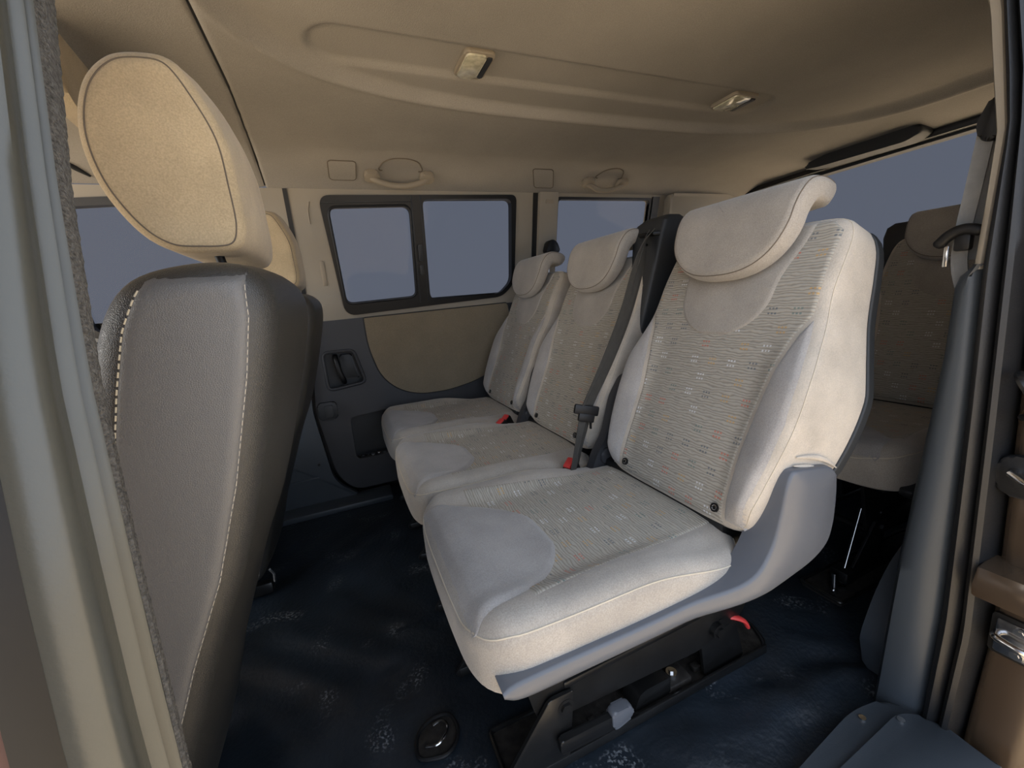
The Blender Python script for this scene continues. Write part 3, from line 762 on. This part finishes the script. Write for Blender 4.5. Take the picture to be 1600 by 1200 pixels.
def make_seat(front_trim=True):
    root = empty('passenger_seat', (0, 0, 0))
    # ---- cushion
    cp_ = Pad(cout, ctop, cT, .034, cmap, n=170, rings=30, rb=.008)
    cu = cp_.build('seat_cushion', 'velour', root)
    def oval_r(q): return .180 * (max(0, 1 - (max(0, (q - .02)) / .204) ** 2.3)) ** .5
    patch('thigh_pad', cp_, lambda q: -oval_r(q) - .016 - .002 * smooth(.1, 0, q), lambda q: oval_r(q) - .016 + .022 * smooth(.1, 0, q), .012, .2235, 'velour_bolster', cu, lift=.0075, edge=.022, sink=.001)
    patch('seat_insert', cp_, lambda q: -interp(q, [(.1, .205), (.2, .190), (.3, .178), (.42, .168), (.54, .16)]), lambda q: interp(q, [(.1, .205), (.2, .190), (.3, .178), (.42, .168), (.54, .16)]), .11, .545, 'fabric', cu, lift=.0015, edge=.006)
    cp_.seam('side_piping', -.0 + .004, 'seam_light', cu, r=.0014, i0=0, closed=True)
    bm = bmesh.new(); add_tube(bm, path_on(cp_, [(-.165, .405), (-.05, .412), (.05, .412), (.165, .405)]), .0016, 6); from_bm('cross_seam', bm, 'seam', cu)
    # ---- backrest
    bp = Pad(bout, btop, bT, .026, bmap, n=180, rings=30, rb=.02)
    ba = bp.build('backrest', 'velour_side', root)
    patch('backrest_insert', bp, lambda q: -insert_half(q), insert_half, .006, .590, 'fabric', ba, lift=.0018, edge=.006, nq=90, np_=50)
    for sg in (-1, 1):
        if sg > 0: l, r = (lambda q: interp(q, insw) + .001), (lambda q: boltop(q))
        else: l, r = (lambda q: -boltop(q)), (lambda q: -interp(q, insw) - .001)
        patch('side_bolster', bp, l, r, .012, .412, 'velour_bolster', ba, lift=.004, edge=.012, nq=60, np_=16)
    def bib(q): return interp(q, [(.36, .0)]) if q < .3605 else .112 * min(1, math.sqrt(max(0, 1 - ((.455 - min(q, .455)) / .095) ** 2))) + .03 * smooth(.45, .59, q)
    patch('headrest_bib', bp, lambda q: -bib(q), bib, .361, .588, 'velour', ba, lift=.0045, edge=.008, nq=60, np_=30, sink=-.001)
    bp.seam('backrest_piping', .003, 'seam_light', ba, r=.0010, i0=0, closed=True)
    for sg in (-1, 1):
        bt = bmesh.new(); c = bmap(sg * .132, .030, bp.surf(sg * .132, .03) + .001)
        add_tube(bt, [c, c + N_ * .005], .0085, 16)
        bo = from_bm('anchor_button', bt, 'black', ba)
        bt = bmesh.new(); add_tube(bt, [c + N_ * .0045 + Vector((0, math.cos(a) * .0045, 0)) + U_ * math.sin(a) * .0045 for a in frange(0, 2 * PI * .92, 12)], .001, 6); from_bm('button_ring', bt, 'chrome', bo)
    bt = bmesh.new()   # fold in the side cover
    for k, (q0, qd) in enumerate(((.165, .0), (.150, -.01))):
        add_tube(bt, [bmap(-.2285, q0 + .01 * math.sin(3 * t) + qd * t, -.015 - .12 * t) for t in frange(0, 1, 10)], [.001 + .004 * math.sin(PI * t) for t in frange(0, 1, 10)], 8)
    from_bm('cover_fold', bt, 'velour_side', ba)
    # dark shell behind
    sh = [(a * 1.012, max(b, .05)) for a, b in bout]
    shp = Pad(sh, lambda p, q: -bT(p, q) + .012, lambda p, q: bT(p, q) + .010, .004, bmap, n=120, rings=4, rb=.004)
    shp.build('backrest_shell', 'dark_plastic', root)
    # ---- headrest
    hpad = Pad(hout, lambda p, q: .024 - .006 * smooth(.08, 0, q), lambda p, q: .022, .017, hmap, n=150, rings=24, rb=.014, centre=(0, .12))
    he = hpad.build('headrest', 'velour', root)
    hpad.seam('headrest_piping', .006, 'seam', he, r=.0011, i0=0, closed=True)
    bm = bmesh.new()
    for p in (-.06, .06): add_cyl(bm, (.835, p + BY, .95), (.84, p + BY, .99), .007, 12)
    from_bm('headrest_post', bm, 'chrome', root)
    # ---- underframe
    bm = bmesh.new()
    add_box(bm, (.15, -.20, .285), (.60, .20, .318), .01)
    add_box(bm, (.60, -.19, .30), (.70, .19, .42), .012)
    fr = from_bm('seat_pan', bm, 'black_steel', root)
    for sg in (-1, 1):
        y = sg * .135
        bm = bmesh.new()
        add_prism(bm, rpoly([(.175, .29), (.70, .30), (.76, .22), (.73, .13), (.60, .088), (.28, .10), (.215, .118)], .018), XZ, y - .004, y + .004, .002)
        add_prism(bm, rpoly([(.27, .175), (.60, .185), (.60, .172), (.27, .162)], .004), XZ, y - .008, y + .008, .002)
        sd = from_bm('side_plate', bm, 'black_steel', root)
        bm = bmesh.new()
        for (x, z) in ((.267, .131), (.645, .125)):
            add_cyl(bm, (x, y - .016, z), (x, y - .002, z), .0165, 18); add_cyl(bm, (x, y - .021, z), (x, y - .015, z), .011, 6)
        from_bm('pivot_bolt', bm, 'black_steel', sd)
        bm = bmesh.new()
        add_prism(bm, rpoly([(.235, .16), (.285, .16), (.27, .02), (.13, .0), (.12, .012)], .006), XZ, y - .015, y - .008, .002)
        add_prism(bm, rpoly([(.60, .15), (.70, .15), (.74, .01), (.62, .01)], .006), XZ, y - .002, y + .006, .002)
        add_box(bm, (.13, y - .016, .0), (.80, y - .010, .022), .002)
        from_bm('support_strut', bm, 'black_steel', root)
    bm = bmesh.new(); add_tube(bm, [(.25, -.14, .115), (.25, .14, .115)], .012, 12); add_tube(bm, [(.66, -.14, .13), (.66, .14, .13)], .012, 12); from_bm('cross_tube', bm, 'black_steel', root)
    return root

near = make_seat(); near.location = (0, .69, 0)
tag(near, 'nearest pale grey seat of the middle row, with grey plastic side trim', 'seat', 'second row seats')
mid = copy_tree(near); mid.location = (0, 1.19, 0)
mid['label'] = 'middle seat of the middle row, with black belt tower on its shoulder'
far = copy_tree(near); far.location = (0, 1.685, 0)
far['label'] = 'smallest-looking middle-row seat, beside the far door and its window'
third = copy_tree(near); third.location = (1.065, .735, .005); third['label'] = 'shaded rear-row seat behind the nearest seat, beside the rear door pillar'
del third['group']

# grey plastic side trim on the near seat
def trim_strip():
    up = catmull([(.122, .346), (.150, .352), (.25, .352), (.38, .351), (.50, .356), (.565, .374), (.603, .415), (.622, .470), (.632, .515), (.641, .537), (.655, .544), (.70, .538), (.742, .530), (.757, .515)], 6, False)
    lo = catmull([(.124, .336), (.152, .322), (.25, .320), (.38, .319), (.50, .321), (.585, .330), (.655, .342), (.715, .356), (.752, .378), (.765, .41), (.768, .44), (.768, .47), (.765, .495), (.762, .505)], 6, False)
    bm = bmesh.new(); rows = []
    for (ux, uz), (lx, lz) in zip(up, lo):
        u = Vector((ux, 0, uz)); l = Vector((lx, 0, lz)); m_ = (u + l) / 2; h = (u - l) / 2; n = h.length; hd = h.normalized(); r = min(.006, n * .6)
        yo = -.258 - .026 * smooth(.44, .60, m_.x); yi = -.226
        sec = []
        for e, y in ((n, yi), (n, yo + r), (n - r * .3, yo + r * .3), (n - r, yo), (0, yo - .001), (-n + r, yo), (-n + r * .3, yo + r * .3), (-n, yo + r), (-n, yi)):
            sec.append(bm.verts.new(m_ + hd * e + Vector((0, y, 0))))
        rows.append(sec)
    for p, q in zip(rows, rows[1:]):
        for k in range(9): bm.faces.new((p[k], p[(k + 1) % 9], q[(k + 1) % 9], q[k]))
    bm.faces.new(rows[0]); bm.faces.new(rows[-1][::-1])
    return from_bm('side_trim', bm, 'trim_grey', near, angle=60)
sd = trim_strip()
# release lever, handle grip, red strap
bm = bmesh.new(); add_prism(bm, rpoly([(.243, .085), (.365, .080), (.365, .050), (.243, .055)], .007), XZ, -.168, -.155, .003); lv = from_bm('release_lever', bm, 'black_steel', near)
bm = bmesh.new(); add_prism(bm, rpoly([(.352, .090), (.398, .088), (.402, .060), (.362, .050), (.352, .056)], .010), XZ, -.171, -.150, .005); from_bm('lever_grip', bm, 'trim_grey', lv)
bm = bmesh.new(); add_tube(bm, catmull([(.66, -.11, .13), (.70, -.135, .128), (.725, -.145, .115), (.735, -.147, .098)], 5, False), .008, 10, flat=.6); from_bm('release_strap', bm, 'red', near)
# third row seat: its own trim
bm = bmesh.new(); add_prism(bm, rpoly([(.12, .325), (.135, .300), (.60, .30), (.60, .325), (.30, .335)], .01), XZ, -.262, -.235, .006); from_bm('side_trim', bm, 'dark_plastic', third)

# belt tower on the middle seat's shoulder
def tower_mesh():
    bm = bmesh.new()
    # side outline in (x, z), narrowing downwards, extruded across
    secs = [(.80, .70, .85, .010), (.50, .0, 0, 0)]
    rows = []
    for z, xf, xr, ya, yb in ((.60, .76, .80, -.245, -.225), (.72, .765, .86, -.262, -.215), (.84, .79, .91, -.275, -.200), (.93, .81, .93, -.285, -.180), (1.00, .825, .935, -.290, -.168), (1.035, .840, .93, -.287, -.170), (1.05, .862, .915, -.275, -.182)):
        sec = rpoly([(xf, ya), (xr, ya), (xr, yb), (xf, yb)], [.012, .02, .02, .012], 4)
        rows.append([bm.verts.new((x, y, z)) for x, y in sec])
    for a, b in zip(rows, rows[1:]):
        n = len(a)
        for k in range(n): bm.faces.new((a[k], a[(k + 1) % n], b[(k + 1) % n], b[k]))
    bm.faces.new(rows[0]); bm.faces.new(rows[-1])
    return from_bm('belt_tower', bm, 'dark_plastic', mid, angle=35)
tw = tower_mesh()
bm = bmesh.new(); add_tube(bm, [(.825, -.283, 1.0), (.812, -.278, 1.0), (.808, -.225, 1.003), (.825, -.215, 1.005)], .006, 8); from_bm('belt_guide', bm, 'black', tw)
bm = bmesh.new(); add_cyl(bm, (.815, -.245, .975), (.808, -.245, .975), .004, 10); from_bm('guide_screw', bm, 'black', tw)
# tower on the third seat, seen beyond the near seat
tb = tw.copy(); COL.objects.link(tb); tb.parent = third; tb.location = (.02, .37, -.04)
# dark hinge covers between the seats
def hinge(parent):
    bm = bmesh.new()
    add_prism(bm, rpoly([(.57, .345), (.66, .345), (.735, .58), (.72, .64), (.68, .63), (.645, .58), (.615, .48), (.58, .43), (.56, .38)], [.01, .01, .02, .02, .01, .02, .02, .02, .01]), XZ, -.310, -.280, .005)
    add_prism(bm, rrect(.590, .400, .650, .445, .018), XZ, -.318, -.270, .006)
    return from_bm('hinge_cover', bm, 'grey_plastic', parent)
hinge(mid); hinge(far)

# seat belt worn over the middle seat
b1 = empty('seat_belt', (0, 0, 0)); tag(b1, 'grey seat belt hanging from the black tower beside the middle seat', 'seat belt')
bm = bmesh.new(); ribbon(bm, [(.800, .915, 1.0), (.752, .897, .942), (.693, .894, .797), (.626, .893, .669), (.560, .890, .562)], .044, [(.5, 1, .1), (1, .35, .05), (1, .3, .0), (1, .3, .1)])
from_bm('webbing', bm, 'webbing', b1)
bm = bmesh.new(); ribbon(bm, [(.802, .93, 1.0), (.768, .905, .942), (.712, .902, .797), (.640, .899, .669), (.565, .893, .562)], .038, [(.5, 1, .1), (1, .45, .05), (1, .4, .0), (1, .4, .1)])
from_bm('webbing_return', bm, 'webbing', b1)
bm = bmesh.new(); ribbon(bm, [(.550, .888, .548), (.535, .888, .50), (.520, .890, .44), (.508, .892, .378)], [(0, .022), (.6, .020), (1, .028)], [(1, -.2, .2), (1, .3, .1), (1, .5, .2)])
from_bm('lap_webbing', bm, 'webbing', b1)
bm = bmesh.new(); ribbon(bm, [(.568, .896, .548), (.555, .897, .50), (.540, .900, .45), (.530, .905, .40)], [(0, .022), (.5, .024), (1, .04)], [(1, .1, .2), (1, .5, .1), (1, .9, .2)])
from_bm('buckle_webbing', bm, 'webbing', b1)
bm = bmesh.new(); mt = Matrix.Translation((.557, .886, .558)) @ Matrix.Rotation(.25, 4, 'Y') @ Matrix.Rotation(1.35, 4, 'Z')
add_box(bm, (-.006, -.034, -.012), (.006, .034, .014), .004, mat=mt); add_box(bm, (-.008, -.024, -.030), (.004, .020, -.008), .003, mat=mt); from_bm('latch_plate', bm, 'black', b1)
bm = bmesh.new(); add_box(bm, (.566, .884, .505), (.571, .890, .54), .001); from_bm('latch_tongue', bm, 'black', b1)
def buckle(loc, rz, label, with_boot=True):
    r = empty('belt_buckle', loc); tag(r, label, 'buckle', 'belt buckles')
    r.rotation_euler = (0, -.5, rz)
    bm = bmesh.new(); add_box(bm, (-.022, -.014, -.04), (.022, .014, .006), .005); from_bm('housing', bm, 'black', r)
    bm = bmesh.new(); add_box(bm, (-.017, -.011, .003), (.017, .011, .012), .003); from_bm('release_button', bm, 'red', r)
    return r
buckle((.515, .915, .405), .5, 'red-buttoned belt buckle sunk between the nearest and middle seats')
b = buckle((.50, 1.405, .400), .3, 'red-buttoned belt buckle between middle and far seats, nearer the middle seat')
b = buckle((.53, 1.428, .405), .5, 'red-buttoned belt buckle between middle and far seats, nearer the far seat')

# rear belt at the right pillar
b2 = empty('seat_belt', (0, 0, 0)); tag(b2, 'light grey seat belt hanging in front of the rear seat at the right door pillar', 'seat belt')
bm = bmesh.new(); ribbon(bm, [(.945, .343, 1.06), (.942, .348, .98), (.942, .354, .90), (.945, .352, .84), (.96, .33, .75)], .019, [(-.15, 1, 0), (-.1, 1, 0)], thick=.003); from_bm('webbing', bm, 'webbing_light', b2)
bm = bmesh.new(); ribbon(bm, [(.958, .335, 1.06), (.957, .338, .95), (.957, .342, .86)], .020, (-.1, 1, 0), thick=.003); from_bm('webbing_return', bm, 'webbing_light', b2)
bm = bmesh.new(); add_prism(bm, rpoly([(.320, 1.055), (.325, 1.09), (.340, 1.095), (.354, 1.06), (.348, 1.035), (.332, 1.03)], .01), YZ, .935, .958, .006); from_bm('upper_anchor', bm, 'black', b2)
bm = bmesh.new(); add_tube(bm, catmull([(.928, .378, .886), (.925, .362, .902), (.925, .345, .908), (.926, .325, .902)], 5, False), [.006] + [.0085] * 14 + [.006], 10); add_box(bm, (.925, .338, .875), (.940, .358, .905), .004); from_bm('latch_plate', bm, 'black', b2)
bm = bmesh.new(); add_box(bm, (.925, .362, .852), (.929, .368, .885), .001); from_bm('latch_tongue', bm, 'chrome', b2)

# ================================================================== FRONT SEATS
def make_front():
    root = empty('front_seat', (-.25, 0, 0))
    root.location = (0, 0, 0)
    prof = catmull([(-.068, .865), (-.083, .80), (-.118, .68), (-.155, .57), (-.200, .47), (-.243, .36), (-.30, .21), (-.335, .10), (-.38, .07), (-.43, .12), (-.40, .25), (-.345, .45), (-.290, .65), (-.245, .80), (-.222, .868), (-.19, .908), (-.14, .922), (-.095, .920), (-.073, .900)], 8)
    def fmap(p, q, n): return None
    def fmap(p, q, n):
        # n runs across the seat: 0 = near side, -.51 = far side; the rear face is gently crowned
        c = -n / .51; b = .016 * (1 - (2 * c - 1) ** 2)
        k = smooth(-.05, .05, p - (-.25 + (q - .5) * .38)); return Vector((p + b * (1.5 * k - .5), -n, q + b * .8 * smooth(.8, .9, q)))
    pad = Pad(prof, lambda p, q: 0.0 - .0, lambda p, q: .51, .032, fmap, n=200, rings=14, rb=.03)
    ba = pad.build('backrest', 'leather_shaded', root)
    # side leather panel between the two stitched seams
    def fx(q): return interp(q, [(.07, -.405), (.12, -.405), (.25, -.372), (.45, -.317), (.65, -.257), (.80, -.220), (.86, -.203), (.895, -.186), (.915, -.170)])
    def rx(q): return interp(q, [(.07, -.36), (.10, -.345), (.21, -.312), (.36, -.258), (.47, -.215), (.57, -.170), (.68, -.133), (.80, -.100), (.865, -.086), (.905, -.084), (.915, -.090)])
    patch('side_panel', pad, fx, rx, .085, .912, 'leather', ba, lift=.003, edge=.01, nq=110, np_=20)
    for nm, f, q1, q0, mt in (('stitching', fx, .895, .10, 'stitch'), ('stitching', rx, .895, .10, 'seam_light')):
        bm = bmesh.new(); L = .0055
        q = q0
        off = .004 if f is fx else -.004
        while q < q1:
            a = pad.map(f(q) + off, q, pad.surf(f(q) + off, q) + .0032); b = pad.map(f(q + L) + off, q + L, pad.surf(f(q + L) + off, q + L) + .0032)
            add_tube(bm, [a, b], .0008 if f is fx else .0004, 5); q += L * 1.55
        from_bm(nm, bm, mt, ba)
    # headrest
    hpz = catmull([(-.10, 1.085), (-.097, 1.03), (-.098, .978), (-.112, .953), (-.15, .950), (-.182, .955), (-.210, .980), (-.234, 1.030), (-.240, 1.085), (-.226, 1.135), (-.198, 1.166), (-.165, 1.174), (-.138, 1.168), (-.118, 1.135)], 8)
    def hm(p, q, n):
        c = (-n) / .26; b = .014 * (1 - (2 * c - 1) ** 2)
        rear = smooth(-.22, -.11, p)
        return Vector((p + b * (1.6 * rear - 1), .128 - n, q + b * (.3 + smooth(1.04, 1.14, q))))
    hp_ = Pad(hpz, lambda p, q: .004 * smooth(1, 0, math.hypot((p + .165) / .07, (q - 1.06) / .11)), lambda p, q: .26, .016, hm, n=150, rings=14, rb=.02)
    he = hp_.build('headrest', 'head_velour', root)
    hp_.seam('headrest_piping', .008, 'seam', he, r=.0010, i0=0, closed=True, lift=.0)
    for y in (.19, .325):
        bm = bmesh.new(); add_cyl(bm, (-.135, y, .90), (-.145, y, .965), .006, 14); po = from_bm('headrest_post', bm, 'black', root)
        bm = bmesh.new(); add_tube(bm, [(-.135, y, .915), (-.138, y, .94)], [.016, .013], 16); from_bm('post_guide', bm, 'black', po)
    # cushion and base
    pts = rpoly([(-.95, .24), (-.95, .40), (-.88, .43), (-.40, .38), (-.36, .24)], .04)
    bm = bmesh.new(); add_prism(bm, pts, XZ, .0, .51, .02, 3); from_bm('seat_cushion', bm, 'leather_shaded', root)
    bm = bmesh.new(); add_box(bm, (-.86, .06, -.005), (-.40, .09, .25), .01); add_box(bm, (-.86, .42, -.005), (-.40, .45, .25), .01); add_box(bm, (-.40, .05, .0), (-.33, .08, .04), .008)
    from_bm('seat_base', bm, 'black_steel', root)
    bm = bmesh.new(); add_tube(bm, [(-.325, .03, .10), (-.315, .03, .08), (-.318, .035, .05)], .004, 6); from_bm('cover_hook', bm, 'chrome', root)
    return root
f1 = make_front(); f1.location = (0, .52, 0)
tag(f1, 'large leather front seat at left with tan headrest, nearest the camera', 'seat', 'front seats')
f2 = copy_tree(f1); f2.location = (0, 1.33, 0); f2['label'] = 'farther leather front seat, mostly hidden behind the nearest front seat'

# ================================================================== CEILING FITTINGS
def lamp(cx, cy, sx, sy, rz, label, z=1.44):
    r = empty('dome_lamp', (cx, cy, z)); r.rotation_euler = (0, 0, rz); tag(r, label, 'lamp', 'ceiling lamps')
    bm = bmesh.new(); add_prism(bm, rrect(-sx, -sy, sx, sy, .014), XY, 0, -.012, .004); from_bm('lamp_housing', bm, 'beige_cap', r)
    bm = bmesh.new(); add_prism(bm, rrect(-sx + .006, -sy + .006, sx * .45, sy - .006, .01), XY, -.008, -.0165, .004); from_bm('lamp_lens', bm, 'lamp_lens', r)
    bm = bmesh.new(); add_prism(bm, rrect(sx * .52, -sy + .012, sx - .006, sy - .012, .004), XY, -.008, -.0155, .002); from_bm('lamp_switch', bm, 'dark_plastic', r)
    return r
def lamp_z(x, y): return ceil_z(x, y) + .002
lamp(.410, 1.10, .040, .058, 0, 'lit-looking clear ceiling lamp, nearer the front, above the middle seat', lamp_z(.41, 1.10))
l2 = lamp(1.335, 1.11, .055, .055, 0, 'dull ceiling lamp farther back, towards the tailgate', lamp_z(1.335, 1.11))
# cap plates and grab handles on the cove above the far wall
def cove(x, y, d=0.0):
    e = .004; nz = Vector((0, -(ceil_z(x, y + e) - ceil_z(x, y - e)) / (2 * e), 1)).normalized()
    return Vector((x, y, ceil_z(x, y))) - nz * d
def cap(x0, x1, ya, yb, label, k=0.0):
    bm = bmesh.new(); pts = [(a + (b - yb) * k, b) for a, b in rrect(x0, ya, x1, yb, .014, 5)]
    add_prism(bm, pts, lambda a, b, d: cove(a, b, d), -.002, .0015)
    o = from_bm('handle_blanking_cover', bm, 'headliner', angle=30); tag(o, label, 'cover plate', 'square cover plates on the ceiling edge')
    bm = bmesh.new(); add_tube(bm, [cove(a, b, .0005) for a, b in pts], .0022, 6, closed=True); from_bm('cover_groove', bm, 'seam', o)
cap(.045, .142, 1.725, 1.825, 'square cover plate on the ceiling edge ahead of the front grab handle')
cap(.93, 1.03, 1.725, 1.84, 'square cover plate on the ceiling edge between the two grab handles', .5)
def grab(x0, x1, label):
    xm = (x0 + x1) / 2
    r = empty('grab_handle', (xm, 1.78, 1.39)); tag(r, label, 'grab handle', 'grab handles above the far windows')
    mt = Vector(r.location)
    bm = bmesh.new()
    path = [cove(x0 + .025, 1.795, .012), cove(x0 + .055, 1.80, .026), cove(xm - .03, 1.81, .034), cove(xm + .03, 1.81, .034), cove(x1 - .055, 1.80, .026), cove(x1 - .025, 1.795, .012)]
    add_tube(bm, [Vector(p) - mt for p in catmull([tuple(p) for p in path], 6, False)], .0115, 10)
    from_bm('handle_bar', bm, 'beige_cap', r)
    bm = bmesh.new()
    for a in (x0, x1 - .058):
        add_prism(bm, rrect(a, 1.765, a + .058, 1.815, .016), lambda p, q, d: cove(p, q, d) - mt, 0, .020, .006)
    from_bm('handle_mount', bm, 'beige_cap', r)
    pts = rpoly([(x0 + .05, 1.77), (x0 + .075, 1.715), (x0 + .11, 1.695), (x1 - .11, 1.695), (x1 - .07, 1.715), (x1 - .045, 1.77)], .02)
    bm = bmesh.new(); add_tube(bm, [cove(a, b, .001) - mt for a, b in pts], .0025, 6, closed=False); from_bm('finger_recess', bm, 'seam', r)
grab(.17, .445, 'beige grab handle on the ceiling edge above the sliding far window')
grab(1.165, 1.42, 'beige grab handle on the ceiling edge above the rear quarter window')
bm = bmesh.new(); add_prism(bm, rpoly([(.965, 1.065), (1.045, 1.065), (1.03, 1.11), (1.01, 1.125), (.985, 1.122)], .012), XZ, 1.825, 1.87, .006)
o = from_bm('belt_anchor', bm, 'black'); tag(o, 'small black belt anchor peeking above the headrest beside the far door pillar', 'belt anchor')
# sun visor like panel at upper left
v = empty('sun_visor', (0, 0, 0)); tag(v, 'beige padded sun visor hanging under the ceiling at upper left', 'sun visor')
bm = bmesh.new(); add_prism(bm, rpoly([(1.075, 1.405), (1.085, 1.412), (1.55, 1.425), (1.55, 1.29), (1.10, 1.285), (1.065, 1.31)], [.01, .01, .0, .02, .03, .02]), lambda a, b, d: Vector((-.395 - (a - 1.07) * .1 + d, a, b)), -.035, 0, .008); from_bm('visor_pad', bm, 'head_velour', v)
bm = bmesh.new(); add_box(bm, (-.46, 1.04, 1.385), (-.425, 1.09, 1.41), .004); from_bm('visor_hinge', bm, 'seam', v)
# tailgate grab bar housing
bm = bmesh.new()
add_prism(bm, rpoly([(.98, 1.395), (1.30, 1.392), (1.40, 1.375), (1.41, 1.352), (1.34, 1.345), (1.02, 1.340), (.965, 1.36)], .02), YZ, 2.17, 2.26, .012, 3)
o = from_bm('tailgate_handle', bm, 'dark_plastic'); tag(o, 'long dark padded bar under the roof above the rear glass', 'handle')

# ================================================================== FLOOR FITTINGS
# tie-down cup near the camera
t = empty('floor_anchor', (.055, .70, .0)); tag(t, 'rounded floor anchor cup with metal clip in front of the nearest seat', 'floor anchor')
bm = bmesh.new(); pts = rpoly([(-.050, -.028), (-.045, .022), (-.01, .045), (.032, .040), (.042, -.01), (.01, -.045)], .022, 5)
add_tube(bm, [(a, b, .001) for a, b in pts], .004, 8, closed=True); from_bm('cup_rim', bm, 'black', t)
bm = bmesh.new(); add_prism(bm, pts, XY, -.006, -.002); from_bm('cup_floor', bm, 'dusty_steel', t)
bm = bmesh.new(); add_tube(bm, catmull([(-.03, -.012, .006), (-.005, -.022, .012), (.018, -.002, .012), (.012, .020, .012), (-.008, .024, .006)], 5, False), .003, 8); from_bm('clip', bm, 'chrome', t)
# long rail trays under the seats
def tray(x0, x1, ya, yb, label, group=None):
    r = empty('seat_rail', ((x0 + x1) / 2, (ya + yb) / 2, 0)); tag(r, label, 'seat rail', group); c = Vector(r.location)
    pts = rpoly([(x0, ya), (x1, ya), (x1 + .03, (ya + yb) / 2 + .02), (x1 - .01, yb), (x0, yb)], [.01, .03, .04, .03, .01], 5)
    bm = bmesh.new(); add_prism(bm, [(a - c.x, b - c.y) for a, b in pts], XY, -.01, .001); from_bm('rail_floor', bm, 'dusty_steel', r)
    bm = bmesh.new(); add_tube(bm, [(a - c.x, b - c.y, .003) for a, b in pts], .005, 8, closed=True); from_bm('rail_rim', bm, 'black_steel', r)
    return r
tr = tray(.15, .815, .548, .66, 'dirty black floor rail under the nearest seat', 'seat floor rails')
c = tr.location
bm = bmesh.new(); add_prism(bm, rpoly([(.43, .012), (.445, .045), (.46, .052), (.525, .052), (.525, .01)], .006), lambda a, b, d: Vector((a - c.x, d - c.y, b)), .556, .60, .003)
from_bm('rail_cover', bm, 'black_steel', tr)
bm = bmesh.new(); add_box(bm, (.52 - c.x, .556 - c.y, .008), (.585 - c.x, .60 - c.y, .024), .003); bk = from_bm('rail_bracket', bm, 'dusty_steel', tr)
bm = bmesh.new(); add_cyl(bm, (.548 - c.x, .578 - c.y, .023), (.548 - c.x, .578 - c.y, .034), .012, 18); add_cyl(bm, (.548 - c.x, .578 - c.y, .033), (.548 - c.x, .578 - c.y, .039), .006, 6); from_bm('bolt', bm, 'chrome', bk)
bm = bmesh.new()
for k in range(16):
    x = .20 + .035 * k + .01 * random.random(); y = .57 + .02 * random.random(); s = .004 + .006 * random.random()
    add_box(bm, (x - c.x - s, y - c.y - s, .001), (x - c.x + s, y - c.y + s * .6, .004 + s), .002)
gr = from_bm('rail_grit', bm, 'dusty_steel', tr)
bm = bmesh.new(); add_tube(bm, [(.60 - c.x, .60 - c.y, .03), (.70 - c.x, .61 - c.y, .035), (.76 - c.x, .62 - c.y, .02)], .008, 8); from_bm('release_rod', bm, 'black_steel', tr)
tr2 = tray(.15, .80, 1.04, 1.15, 'black floor rail in shade under the middle seat', 'seat floor rails')
tr3 = tray(1.10, 1.62, .55, .655, 'black floor tray with metal rods under the rear seat')
c = tr3.location
bm = bmesh.new(); add_tube(bm, [(1.17 - c.x, .59 - c.y, .03), (1.27 - c.x, .61 - c.y, .20)], .006, 10); add_tube(bm, [(1.13 - c.x, .585 - c.y, .0), (1.135 - c.x, .59 - c.y, .055)], .008, 10); from_bm('metal_rod', bm, 'chrome', tr3)
bm = bmesh.new(); add_box(bm, (1.155 - c.x, .57 - c.y, .02), (1.20 - c.x, .615 - c.y, .055), .005); from_bm('rod_clamp', bm, 'black', tr3)
bm = bmesh.new(); add_tube(bm, [(1.11 - c.x, .575 - c.y, .004), (1.14 - c.x, .60 - c.y, .006), (1.17 - c.x, .58 - c.y, .004)], .006, 8); from_bm('rod_foot', bm, 'chrome', tr3)
